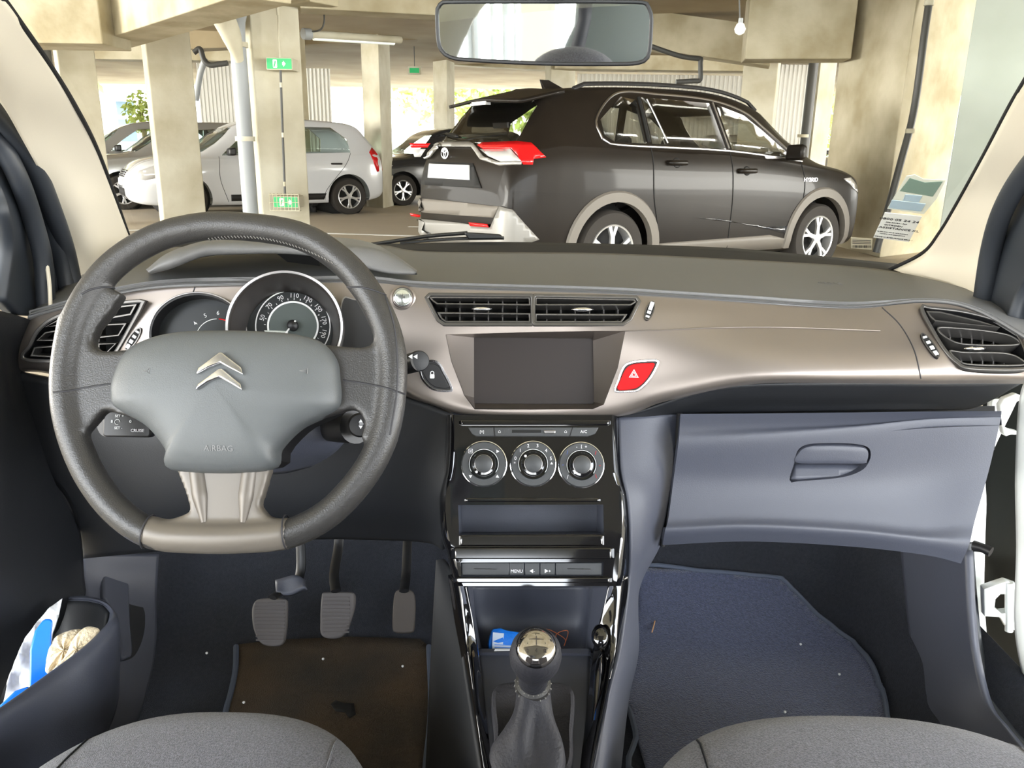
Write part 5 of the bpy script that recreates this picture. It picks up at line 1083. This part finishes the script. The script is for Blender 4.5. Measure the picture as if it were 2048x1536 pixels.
# ================================================================ right side: open door gap
sr = tube('body_seal', [W(*p) for p in [(1932, 1085, 1.17), (1938, 1180, 1.15), (1950, 1290, 1.10), (1975, 1390, 1.03), (2015, 1465, .95), (2080, 1530, .87)]], .011, M_seal, None, n=50, seg=14); tag(sr, 'dark rubber seal along the passenger door sill', 'seal')
tag(psurf('body_pillar', [[(1985, 800, 1.16), (2035, 800, 1.16)], [(1968, 930, 1.16), (1976, 930, 1.16)], [(1940, 1010, 1.17), (1973, 1010, 1.17)], [(1940, 1100, 1.17), (1970, 1100, 1.17)], [(1944, 1200, 1.16), (1969, 1200, 1.16)], [(1955, 1300, 1.13), (1976, 1300, 1.13)], [(1972, 1370, 1.1), (1981, 1370, 1.1)]], M_body, None, nu=6, nv=40, thick=.012), 'white painted body pillar in the open passenger door gap', 'car body')
tag(psurf('door_gap_liner', [[(1975, 600, 1.25), (2010, 600, 1.2), (2100, 600, 1.15)], [(1960, 1000, 1.3), (2010, 1000, 1.25), (2100, 1000, 1.15)], [(1960, 1500, 1.25), (2010, 1500, 1.2), (2100, 1500, 1.1)]], mat('gap_dark_green', rgb(24, 30, 28), .6), None, nu=8, nv=16, thick=.01), 'dark rubber lined gap between body and open passenger door', 'panel')
dr = thing('passenger_door', 'white edge of the open passenger door at the right border', 'car door', (.78, .9, .4))
psurf('door_edge', [[(2060, 740, 1.06), (2090, 740, 1.04), (2160, 740, 1.0)], [(2038, 800, 1.05), (2060, 800, 1.03), (2150, 800, .98)], [(2030, 950, 1.05), (2055, 950, 1.03), (2150, 950, .98)], [(2032, 1100, 1.05), (2055, 1100, 1.03), (2150, 1100, .98)], [(2028, 1240, 1.04), (2052, 1240, 1.02), (2150, 1240, .98)], [(2040, 1330, 1.02), (2060, 1340, 1.0), (2150, 1340, .96)], [(2062, 1400, 1.0), (2090, 1400, .98), (2150, 1400, .95)]], M_body, dr, nu=14, nv=40, thick=.01)
psurf('window_frame', [[(2150, 250, .95), (2062, 345, 1.02), (2020, 420, 1.08), (1990, 500, 1.11), (1972, 600, 1.12)], [(2190, 330, .93), (2100, 400, .99), (2052, 470, 1.03), (2020, 540, 1.07), (1998, 625, 1.08)], [(2230, 420, .9), (2150, 460, .95), (2085, 520, 1.0), (2040, 580, 1.04), (2012, 640, 1.05)]], M_seal, dr, nu=30, nv=12, thick=.02)
tube('door_weatherstrip', [W(*p) for p in [(2130, 250, .94), (2050, 345, 1.01), (2006, 420, 1.06), (1982, 500, 1.10), (1966, 600, 1.12)]], .013, M_seal, dr, n=40, seg=14)
hexa('mirror_sail', [W(2035, 560, 1.06), W(2090, 560, 1.02), W(2090, 640, 1.02), W(2040, 650, 1.05), W(2035, 560, 1.1), W(2090, 560, 1.06), W(2090, 640, 1.06), W(2040, 650, 1.09)], M_blk, dr, b=.005)
hin = thing('hinge_casting', 'white lower door hinge casting in the passenger door gap', 'hinge', W(2000, 1260, 1.12)); f0 = Frame(W(1998, 1212, 1.12), (-.2, -1, .1))
hp = prism('hinge_plate', f0.poly([(1965, 1175), (1985, 1168), (2010, 1160), (2034, 1168), (2036, 1236), (2028, 1258), (2012, 1256), (1998, 1232), (1966, 1230)]), f0, -.012, .006, M_body, hin, b=.002)
cut(hp, [prism('c', f0.poly([(1988, 1195), (1998, 1185), (2014, 1185), (2022, 1200), (2018, 1222), (2000, 1224), (1986, 1212)]), f0, -.03, .03, M_gap, None)], 30)
tube('hinge_pin', [f0.P(2018, 1165, .004), f0.P(2018, 1262, .004)], .006, M_body, hin, n=2, seg=12)
hin = thing('hinge_casting', 'white upper door hinge casting beside the glove box corner', 'hinge', W(2005, 870, 1.12)); f0 = Frame(W(2010, 825, 1.12), (-.2, -1, .1))
prism('hinge_plate', f0.poly([(1996, 810), (2005, 796), (2030, 786), (2040, 790), (2036, 800), (2012, 812), (2006, 832), (1998, 826)]), f0, -.01, .006, M_body, hin, b=.002); prism('hinge_plate', f0.poly([(2001, 850), (2018, 858), (2036, 862), (2036, 868), (2016, 868), (2010, 872), (2004, 868)]), f0, -.01, .006, M_body, hin, b=.002)
o = tube('check_strap', [W(1948, 1092, 1.12), W(1965, 1096, 1.11), W(1982, 1104, 1.10)], [.009, .007, .008], M_blk, None, n=10, seg=12); tag(o, 'black door check strap stub in the passenger door gap', 'door strap')

# ================================================================ the car behind the camera: roof lining, seat backs, rear bench
rl = surf('headliner', [[V((x, y, z - abs(x) ** 2 * .12)) for x in (-.62, -.4, 0, .4, .66)] for y, z in ((.42, 1.47), (.2, 1.52), (-.3, 1.55), (-.9, 1.54), (-1.25, 1.48))], M_liner, None, nu=20, nv=14, thick=.02); tag(rl, 'pale grey fabric roof lining above the seats, behind the view', 'roof lining')
rb = thing('rear_bench', 'grey fabric rear bench behind the front seats', 'car seat', (0, -.7, .35))
box('bench_cushion', (-.62, -.85, .33), (.64, -.35, .56), M_seat, rb, b=.06); box('bench_backrest', (-.62, -1.05, .5), (.64, -.85, 1.10), M_seat, rb, b=.06)
cfl = box('car_floor', (-.70, -1.1, .26), (.74, .36, .30), M_carpet); tag(cfl, 'dark carpeted car floor behind the front seats', 'car floor')
box('parcel_shelf', (-.62, -1.5, 1.02), (.64, -1.06, 1.06), M_dplas, rb)
# ================================================================ parked cars
class Car:
    def __init__(s, name, label, origin, ang, stations, paint, wheels, wr, scale=1, nu=90, windows=(), rear_win=None, front_win=None, glassm=None, hollow=True, ww=.22):
        s.rot = Matrix.Rotation(R(ang), 3, 'Z'); s.o = V(origin); s.k = scale; s.t = thing(name, label, 'car', s.o)
        s.wheels = wheels; s.wr = wr
        rows = []
        for (x, zb, zt, top, hw, ht) in stations:
            zm = zb + (zt - zb) * .5
            hh = zt - zb; half = [(0, zb), (hw * .80, zb), (hw * .95, zb + hh * .06), (hw * .985, zb + hh * .2), (hw, zm), (hw * .99, zb + hh * .82), (hw * .955, zb + hh * .96), (hw * .93, zt + .01), (ht + (hw * .92 - ht) * .35, zt + (top - zt) * .62), (ht, top - min(.07, (top - zt) * .3)), (ht * .88, top - .012), (ht * .5, top), (0, top + .005)]
            ring_ = [(-y, z) for y, z in half[1:-1]] ; pts = half + ring_[::-1]
            rows.append([s.T(x, y, z) for y, z in pts])
        n = len(rows[0]); cols = [spline([r[j] for r in rows], nu, arc=False) for j in range(n)]
        grid = [spline([cols[j][i] for j in range(n)], 84, closed=True, arc=False) for i in range(nu)]
        s.body = grid_mesh('body', grid, paint, s.t, closed_u=True, caps=True, angle=50); fixn(s.body)
        vs = [v.co.copy() for v in s.body.data.vertices]; fs = [tuple(p.vertices) for p in s.body.data.polygons]
        s.bvh = BVHTree.FromPolygons(vs, fs); cut_ = []
        for side_x, z in wheels and [(w, wr) for w in wheels]:
            fr = Frame(s.T(side_x, 0, wr), s.rot @ V((0, 1, 0)), u=s.rot @ V((1, 0, 0)))
            for sg in (-1, 1):
                c = [(1.22 * wr * s.k * math.cos(R(a)), 1.22 * wr * s.k * math.sin(R(a))) for a in range(0, 360, 10)]
                cut_.append(prism('c', c, fr, sg * .60 * s.k, sg * 1.2 * s.k, M_gap, None))
        if hollow:
            solid(s.body, .025)
            for w in windows: cut_.append(s.sideprism(w))
            for w, x0, x1 in ((rear_win or ()), (front_win or ())) if False else [q for q in (rear_win, front_win) if q]:
                cut_.append(s.endprism(w, x0, x1))
            for w in windows:
                for sg in (-1, 1): s.spatch('side_window', w, sg, .004, glassm or M_clearg, thick=.004, step=.15)
            if rear_win: s.epatch('rear_window', rear_win[0], -1, .004, glassm or M_clearg, thick=.004)
            if front_win: s.epatch('front_window', front_win[0], 1, .004, glassm or M_clearg, thick=.004)
        cut(s.body, cut_, 40)
        for w in wheels:
            for sg in (-1, 1): s.wheel(w, sg, ww)
            # dark wheel well and axle
            fr = Frame(s.T(w, 0, wr), s.rot @ V((0, 1, 0)), u=s.rot @ V((1, 0, 0)))
            c = [(1.24 * wr * s.k * math.cos(R(a)), 1.24 * wr * s.k * math.sin(R(a))) for a in range(0, 360, 12)]
            prism('wheel_well', c, fr, -.61 * s.k, .61 * s.k, M_gap, s.t)
    def T(s, x, y, z): return s.o + s.rot @ (V((x, y, z)) * s.k)
    def side(s, x, z, sg, off=0):
        o = s.T(x, sg * 3, z); d = s.rot @ V((0, -sg, 0)); l, n, i, q = s.bvh.ray_cast(o, d)
        if l is None: return s.T(x, sg * .8, z)
        return l - d * off
    def end(s, y, z, sg, off=0):
        o = s.T(-4 if sg < 0 else 9, y, z); d = s.rot @ V((-sg, 0, 0)); l, n, i, q = s.bvh.ray_cast(o, d)
        return (l if l else s.T(0, y, z)) - d * off
    def sideprism(s, poly):
        fr = Frame(s.T(0, 0, 0), s.rot @ V((0, -1, 0)), u=s.rot @ V((1, 0, 0)))
        return prism('c', [(x * s.k, z * s.k) for x, z in poly], fr, -1.5, 1.5, M_gap, None)
    def endprism(s, poly, x0, x1):
        fr = Frame(s.T(0, 0, 0), s.rot @ V((-1, 0, 0)), u=s.rot @ V((0, -1, 0)))
        return prism('c', [(-y * s.k, z * s.k) for y, z in poly], fr, -x1 * s.k, -x0 * s.k, M_gap, None)
    def spatch(s, name, poly, sg, off, m, thick=.006, step=.1, **kw):
        return ppatch(name, poly, lambda x, z: s.side(x, z, sg, off), m, s.t, step=step, thick=thick, **kw)
    def epatch(s, name, poly, sg, off, m, thick=.006, step=.12, **kw):
        return ppatch(name, poly, lambda y, z: s.end(y, z, sg, off), m, s.t, step=step, thick=thick, **kw)
    def px(s, x, y, off=.004):
        d = ray(x, y).normalized(); l, n, i, q = s.bvh.ray_cast(EYE, d)
        if l is None: return None
        if n.dot(d) > 0: n = -n
        return l + n * off
    def loc(s, P): return (s.rot.transposed() @ (P - s.o)) / s.k
    def wheel(s, w, sg, ww, spokes=5):
        r = s.wr * s.k; fr = Frame(s.T(w, sg * (s.hw_at() - .02), s.wr), s.rot @ V((0, sg, 0)), u=s.rot @ V((1, 0, 0)))
        k = s.k; W_ = ww * k
        t = lathe('tyre', [(r * .64, -W_), (r * .9, -W_), (r * .985, -W_ * .9), (r, -W_ * .5), (r * .985, -W_ * .1), (r * .93, 0), (r * .78, .004), (r * .66, -.006), (r * .64, -.02)], fr, M_rub, s.t, seg=48)
        rm = lathe('rim', [(r * .66, -.004), (r * .65, .004), (r * .61, .0), (r * .58, -.05), (r * .58, -W_ * .8), (r * .655, -W_ * .8)], fr, M_alloy, t, seg=48)
        lathe('brake_disc', [(r * .58, -.10), (r * .02, -.095)], fr, M_gap, t, seg=30)
        for i in range(spokes):
            a = 2 * math.pi * i / spokes + .3; ca, sa = math.cos(a), math.sin(a)
            def q(rr, tt): return (ca * rr - sa * tt, sa * rr + ca * tt)
            prism('spoke', [q(r * .08, -r * .07), q(r * .35, -r * .06), q(r * .63, -r * .16), q(r * .63, -r * .05), q(r * .45, 0), q(r * .63, r * .05), q(r * .63, r * .16), q(r * .35, r * .06), q(r * .08, r * .07)], fr, -.035, -.006, M_alloy, rm, b=.004)
        lathe('wheel_hub', [(r * .15, -.03), (r * .14, -.002), (r * .04, .002), (.001, .002)], fr, M_alloy, rm, seg=24)
    def hw_at(s): return s.hwm
def mkcar(*a, hw=.9, **k):
    Car.hwm = hw; c = Car(*a, **k); return c
ST_SUV = [(-.12, .42, .76, .86, .80, .68), (-.07, .34, 1.02, 1.12, .88, .76), (.08, .28, 1.18, 1.32, .915, .70), (.30, .26, 1.24, 1.58, .925, .66), (.46, .25, 1.26, 1.69, .927, .645), (1.0, .24, 1.25, 1.745, .93, .645), (1.8, .23, 1.22, 1.765, .93, .655), (2.4, .23, 1.20, 1.74, .93, .65), (2.9, .23, 1.16, 1.63, .928, .62), (3.25, .23, 1.12, 1.43, .92, .61), (3.6, .23, 1.07, 1.20, .915, .66), (3.75, .23, 1.05, 1.12, .91, .72), (4.15, .25, .98, 1.05, .88, .70), (4.38, .28, .88, .96, .78, .60), (4.48, .34, .70, .78, .62, .5)]
a_suv = math.degrees(math.atan2(1.4, 2.35))
dS = V((math.cos(R(a_suv)), math.sin(R(a_suv)), 0)); nS = V((-dS.y, dS.x, 0))
oS = V((.88, 7.1, 0)) - dS * .95 + nS * .92
def k2(pts): return [(780 + x / 2.1333, 100 + y / 2.1333) for x, y in pts]
SUVW = [[(.86, 1.33), (.95, 1.28), (1.30, 1.27), (1.30, 1.64), (1.14, 1.66), (.86, 1.46)], [(1.37, 1.27), (2.26, 1.235), (2.17, 1.645), (1.37, 1.665)], [(2.34, 1.235), (3.22, 1.165), (3.06, 1.28), (2.85, 1.42), (2.62, 1.55), (2.26, 1.635)]]
suv = mkcar('parked_suv', 'black dusty SUV with red tail lamps parked directly ahead', oS, a_suv, ST_SUV, M_bpaint, [.95, 3.64], .355, nu=110, windows=SUVW, rear_win=([(-.70, 1.24), (.70, 1.24), (.62, 1.56), (.54, 1.60), (-.54, 1.60), (-.62, 1.56)], -.3, .7), front_win=([(-.7, 1.22), (.7, 1.22), (.58, 1.58), (-.58, 1.58)], 2.6, 3.7), glassm=M_tint, hw=.925, ww=.23)
S = suv
def sp_(name, pts, m, off=.004, thick=.008, step=12, conv=True, **kw):
    P = k2(pts) if conv else pts
    cen = (sum(p[0] for p in P) / len(P), sum(p[1] for p in P) / len(P))
    def f(x, y):
        for q in (0, .03, .07, .12, .2, .35, .6):
            h = S.px(x + (cen[0] - x) * q, y + (cen[1] - y) * q, off)
            if h: return h
        return W(x, y, 7.5)
    return ppatch(name, P, f, m, S.t, step=step, thick=thick, **kw)
M_silver = mat('silver_trim', rgb(176, 174, 170), .3, metal=.5)
lr = sp_('tail_lamp', [(378, 412), (398, 400), (545, 395), (602, 402), (662, 460), (610, 466), (606, 490), (568, 490), (545, 452), (518, 426), (398, 424)], M_red, .02, .02, label='red right-hand tail lamp')
sp_('tail_lamp', [(84, 398), (172, 398), (160, 416), (90, 418)], M_red, .02, .02, label='red left-hand tail lamp')
sp_('reversing_lamp', [(388, 428), (516, 428), (560, 476), (476, 478), (424, 456)], M_clear, .018, .018); sp_('reversing_lamp', [(92, 422), (152, 422), (130, 456), (104, 456)], M_clear, .018, .018)
sp_('tailgate_trim', [(100, 470), (156, 404), (168, 398), (345, 398), (362, 405), (404, 458), (475, 482), (560, 480), (560, 490), (470, 494), (392, 470), (350, 416), (168, 414), (112, 474)], M_silver, .022, .02, step=8)
sp_('number_plate', [(178, 488), (346, 494), (346, 556), (172, 546)], M_mark, .03, .02)
sp_('plate_recess', [(168, 478), (356, 484), (392, 590), (130, 575)], M_gap, .010, .01)
for pts in ([(350, 560), (376, 590), (392, 592)],): pass
sp_('bumper_panel', [(100, 628), (300, 648), (474, 668), (450, 715), (300, 705), (84, 688)], M_clad, .03, .03)
sp_('lower_bumper', [(74, 714), (300, 736), (440, 757), (478, 668), (520, 680), (570, 740), (630, 806), (560, 830), (300, 820), (74, 808)], M_bumper, .03, .03)
sp_('rear_reflector', [(84, 696), (130, 704), (126, 714), (90, 708)], M_red, .035, .01); sp_('rear_reflector', [(354, 734), (430, 742), (436, 756), (360, 750)], M_red, .045, .015)
em = S.px(780 + 247 / 2.1333, 100 + 447 / 2.1333, .03) or S.end(0, .98, -1, .03); fr = Frame(em, -dS, u=-nS)
ring('oval_emblem', [(.075 * math.cos(R(a)), .05 * math.sin(R(a))) for a in range(0, 360, 15)], fr, .01, 0, .008, M_chr, S.t)
ring('oval_emblem', [(.022 * math.cos(R(a)), .045 * math.sin(R(a))) for a in range(0, 360, 20)], fr, .007, 0, .009, M_chr, S.t); ring('oval_emblem', [(.05 * math.cos(R(a)), .02 + .018 * math.sin(R(a))) for a in range(0, 360, 20)], fr, .007, 0, .009, M_chr, S.t)
sp_('rear_wiper', [(198, 366), (230, 358), (292, 366), (298, 378), (285, 380), (225, 368)], M_blk, .03, .02)
# roof spoiler, fin, rails
for yy in (0,):
    rows = [[S.T(.14 - .05 * (1 - abs(y) ** 2 * 1.6), y, 1.63 - .05 * abs(y)) for y in (-.66, -.4, 0, .4, .66)], [S.T(.55, y, 1.735 - .06 * abs(y)) for y in (-.66, -.4, 0, .4, .66)]]
    o = surf('roof_spoiler', rows, M_bpaint, S.t, nu=24, nv=6, thick=.03)
o = hexa('high_brake_lamp', [S.T(.09, -.13, 1.575), S.T(.09, .13, 1.575), S.T(.14, .13, 1.575), S.T(.14, -.13, 1.575), S.T(.09, -.13, 1.605), S.T(.09, .13, 1.605), S.T(.14, .13, 1.605), S.T(.14, -.13, 1.605)], M_clear, S.t)
hexa('antenna_fin', [S.T(.78, -.03, 1.71), S.T(.78, .03, 1.71), S.T(1.05, .03, 1.72), S.T(1.05, -.03, 1.72), S.T(.72, -.004, 1.82), S.T(.72, .004, 1.82), S.T(.82, .004, 1.82), S.T(.82, -.004, 1.82)], M_bpaint, S.t, b=.006)
for sg in (-1, 1):
    P = []
    for i in range(20):
        x = .70 + 2.2 * i / 19; o_ = S.bvh.ray_cast(S.T(x, sg * .57, 4), V((0, 0, -1)))
        P.append(o_[0] + V((0, 0, .035 if 0 < i < 19 else 0)))
    tube('roof_rail', P, .018, M_blk, S.t, n=0, seg=8)
# wheel arch and sill cladding
def arch(c, x, m, r0=1.2, r1=1.5, z0=-.35, flat=0, sides=(-1,), name='wheel_arch_trim'):
    r = c.wr
    for sg in sides:
        pts = []
        aa = [(-25 + 230 * i / 28) for i in range(29)]
        def q(rr, a): return (x + rr * r * math.cos(R(a)) * 1.0, r + rr * r * math.sin(R(a)))
        pts = [q(r1, a) for a in aa] + [q(r0, a) for a in aa[::-1]]
        pts = [(a, max(b, .27 * c.k)) for a, b in pts]
        rows = [[c.side(q(rr, a)[0], max(q(rr, a)[1], .27), sg, off) for a in aa] for rr, off in ((r0, -.05), (r0, .02), (r1 * .97, .022), (r1, .004))]
        grid_mesh(name, rows, m, c.t)
for x in (.95, 3.64): arch(S, x, M_clad, 1.2, 1.47, sides=(-1, 1))
S.spatch('sill_cladding', [(1.42, .27), (3.15, .27), (3.2, .36), (2.9, .42), (1.46, .40)], -1, .012, M_clad, thick=.02)
S.spatch('door_blade', [(1.9, .62), (2.2, .60), (3.15, .42), (3.15, .50), (2.9, .50)], -1, .006, M_dpaint, thick=.01)
def seam(c, pts, sg=-1, r=.006, m=M_gap, name='panel_seam', n=30, off=.0):
    P = spline([V((a, b, 0)) for a, b in pts], n); tube(name, [c.side(p.x, p.y, sg, off) for p in P], r, m, c.t, n=0, seg=6)
seam(S, [(1.34, 1.26), (1.36, .85), (1.42, .60), (1.46, .42)]); seam(S, [(2.30, 1.22), (2.33, .8), (2.33, .5), (2.34, .28)]); seam(S, [(3.30, 1.14), (3.34, .85), (3.28, .6), (3.16, .45)])
seam(S, [(.83, 1.30), (1.0, 1.255), (2.3, 1.22), (3.34, 1.13)], r=.010, m=M_schr, name='window_trim', off=.002); seam(S, [(.83, 1.30), (.82, 1.47), (1.12, 1.69), (1.6, 1.70), (2.2, 1.675), (2.65, 1.58), (2.9, 1.435), (3.12, 1.29), (3.34, 1.13)], r=.011, m=M_schr, name='window_trim', n=60, off=.0)
seam(S, [(1.335, 1.28), (1.335, 1.66)], r=.02, m=M_gap, name='pillar_cover'); seam(S, [(1.55, 1.28), (1.42, 1.65)], r=.008, m=M_schr, name='window_divider', off=.008); seam(S, [(2.30, 1.24), (2.21, 1.65)], r=.012, m=M_schr, name='pillar_cover', off=.004)
for (x, z) in ((1.62, 1.11), (2.50, 1.04)):
    P = [S.side(x + q, z, -1, h) for q, h in ((-.10, .0), (-.09, .035), (0, .045), (.09, .035), (.10, 0))]; tube('door_handle', P, .016, M_bpaint, S.t, n=20, seg=10, flat=1.4)
    S.spatch('handle_recess', [(x + .05 * math.cos(R(a)), z + .045 * math.sin(R(a))) for a in range(0, 360, 20)], -1, .001, M_gap, thick=.002)
mm = S.side(3.02, 1.17, -1, 0); q_ = [(-.02, .02, -.06), (-.24, .02, -.05), (-.24, .02, .11), (-.03, .02, .10), (-.02, .14, -.05), (-.22, .12, -.04), (-.22, .12, .09), (-.03, .13, .08)]
hexa('wing_mirror', [S.T(S.loc(mm).x + b, S.loc(mm).y + a, 1.19 + c) for a, b, c in q_], M_bpaint, S.t, b=.03); 
hexa('mirror_signal', [S.T(S.loc(mm).x + b, S.loc(mm).y + a, 1.165 + c) for a, b, c in [(-.035, -.03, -.01), (-.035, -.235, -.01), (-.035, -.235, .012), (-.035, -.03, .012), (0, -.03, -.01), (0, -.25, -.01), (0, -.25, .012), (0, -.03, .012)]], M_schr, S.t)
P0 = S.side(3.42, .95, -1, .004); text('hybrid_badge', 'HYBRID', Frame(P0, -nS, u=dS), 0, 0, .06, M_schr, S.t, h=.004)
S.spatch('head_lamp', [(3.98, .96), (4.12, .97), (4.28, .87), (4.32, .80), (4.18, .85)], -1, .01, M_clear, thick=.01)
def inner(c, xs, ys, zt, m=M_gap):
    for x in xs:
        for y in ys:
            fr = Frame(c.T(x, y, .65), c.rot @ V((-1, 0, .2))); prism('car_seat', rpoly(.42, .58 * c.k, .1, cy=.25), fr, -.08, .06, m, c.t, b=.03); prism('seat_headrest', rpoly(.22, .15, .06, cy=.25 + .42), fr, -.05, .04, m, c.t, b=.03)
M_inn = mat('car_interior', rgb(38, 36, 36), .9)
inner(S, (1.15, 2.05), (-.38, .38), 1.2, M_inn)
# ---- hatchbacks
ST_H = [(0, .40, .66, .76, .68, .58), (.05, .30, .90, 1.0, .78, .66), (.2, .24, .98, 1.22, .83, .61), (.42, .21, .99, 1.44, .86, .585), (.8, .2, .98, 1.50, .87, .58), (1.5, .19, .95, 1.525, .875, .585), (2.1, .19, .925, 1.49, .875, .575), (2.5, .19, .91, 1.35, .87, .56), (2.8, .19, .90, 1.15, .865, .58), (3.05, .19, .89, .98, .86, .62), (3.5, .2, .84, .93, .84, .62), (3.8, .22, .76, .85, .78, .58), (3.97, .27, .62, .70, .64, .48), (4.03, .34, .52, .58, .5, .38)]
HW = [[(.60, 1.01), (1.46, .985), (1.46, 1.40), (.86, 1.40), (.62, 1.22)], [(1.54, .985), (2.66, .945), (2.40, 1.16), (2.10, 1.36), (1.54, 1.40)]]
RW = ([(-.55, 1.02), (.55, 1.02), (.5, 1.36), (-.5, 1.36)], -.2, .6); FW = ([(-.66, 1.0), (.66, 1.0), (.52, 1.36), (-.52, 1.36)], 2.2, 3.2)
aH = a_suv + 180; dH = -dS
def hatch(name, label, front_wheel, paint, scale=1.0, side_sg=1, detail=True, ang=None, wheelm=None):
    an = aH if ang is None else ang; d = V((math.cos(R(an)), math.sin(R(an)), 0)); n = V((-d.y, d.x, 0))
    o = V(front_wheel) - d * 3.22 * scale - n * side_sg * .86 * scale
    c = mkcar(name, label, o, an, ST_H, paint, [.66, 3.22], .30, scale=scale, nu=70, windows=HW, rear_win=RW, front_win=FW, hw=.865, ww=.19)
    for sg in (-1, 1):
        c.spatch('head_lamp', [(3.42, .78), (3.62, .80), (3.84, .72), (3.90, .62), (3.78, .58), (3.6, .62)], sg, .008, M_clear, thick=.01)
        c.spatch('tail_lamp', [(.03, .72), (.15, .70), (.20, .84), (.26, 1.02), (.18, 1.10), (.10, 1.0), (.04, .88)], sg, .008, M_red, thick=.01)
        P = [c.side(x, .83, sg, h) for x, h in ((.78, 0), (.80, .03), (.93, .03), (.95, 0))]; tube('door_handle', P, .014, M_blk, c.t, n=12, seg=8)
        P = [c.side(x, .83, sg, h) for x, h in ((1.62, 0), (1.64, .03), (1.77, .03), (1.79, 0))]; tube('door_handle', P, .014, M_blk, c.t, n=12, seg=8)
        seam(c, [(1.50, .96), (1.50, .6), (1.48, .25)], sg, .004); seam(c, [(2.70, .93), (2.72, .6), (2.62, .25)], sg, .004); seam(c, [(.60, 1.0), (.72, .80), (1.05, .42), (1.08, .25)], sg, .004)
        c.spatch('door_moulding', [(1.10, .26), (2.58, .26), (2.58, .36), (1.06, .36)], sg, .006, M_blk, thick=.01)
        b = c.loc(c.side(2.50, .98, sg)); hexa('wing_mirror', [c.T(b.x + x, b.y + sg * y, .98 + z) for x, y, z in [(-.03, .02, -.04), (-.03, .20, -.03), (-.03, .20, .09), (-.03, .04, .09), (.09, .02, -.04), (.07, .18, -.03), (.07, .18, .07), (.09, .04, .07)]], M_blk, c.t, b=.025)
    c.epatch('grille', [(-.32, .62), (.32, .62), (.36, .72), (-.36, .72)], 1, .01, M_gap, thick=.02)
    for z in (.64, .67, .70): c.epatch('grille_bar', [(-.33, z), (.33, z), (.33, z + .012), (-.33, z + .012)], 1, .016, M_chr, thick=.02, step=.2)
    c.epatch('lower_grille', [(-.40, .34), (.40, .34), (.36, .45), (-.36, .45)], 1, .01, M_gap, thick=.02); c.epatch('number_plate', [(-.26, .49), (.26, .49), (.26, .59), (-.26, .59)], 1, .02, M_mark, thick=.02)
    inner(c, (1.2, 2.0), (-.34, .34), 1.1, M_inn)
    return c
hA = hatch('parked_hatchback', 'white hatchback parked behind the exit sign column', (-5.25, 13.15, .05), M_wpaint, 1.06)
off = V((dS.y * -1, dS.x, 0))
hatch('parked_hatchback', 'silver car with bright headlamps parked just behind the white hatchback', V((-5.25, 13.15, .05)) + off * 2.4 + dH * .7, M_spaint, 1.04)
hatch('parked_hatchback', 'pale silver car in the back row at the far left', V((-5.25, 13.15, .05)) + off * 5.2 + dH * 1.2, M_spaint, 1.08)
hatch('parked_hatchback', 'dark car whose roof shows above the white hatchback bonnet', V((-5.25, 13.15, .05)) + off * 7.6 - dH * 2.0, M_dpaint, 1.12)
hatch('parked_hatchback', 'black car between the slim column and the rear of the SUV', V((W(808, 300, 17.2).x, 17.0, .05)), M_dpaint, 1.05)
hatch('parked_hatchback', 'small white car behind the SUV bonnet', V((W(1570, 300, 16).x, 15.9, .05)), M_wpaint, 1.0, ang=262)
hatch('parked_hatchback', 'blue-grey car just visible left of the broad column', V((W(1668, 300, 24).x, 24, .15)), M_spaint, 1.1, ang=262)
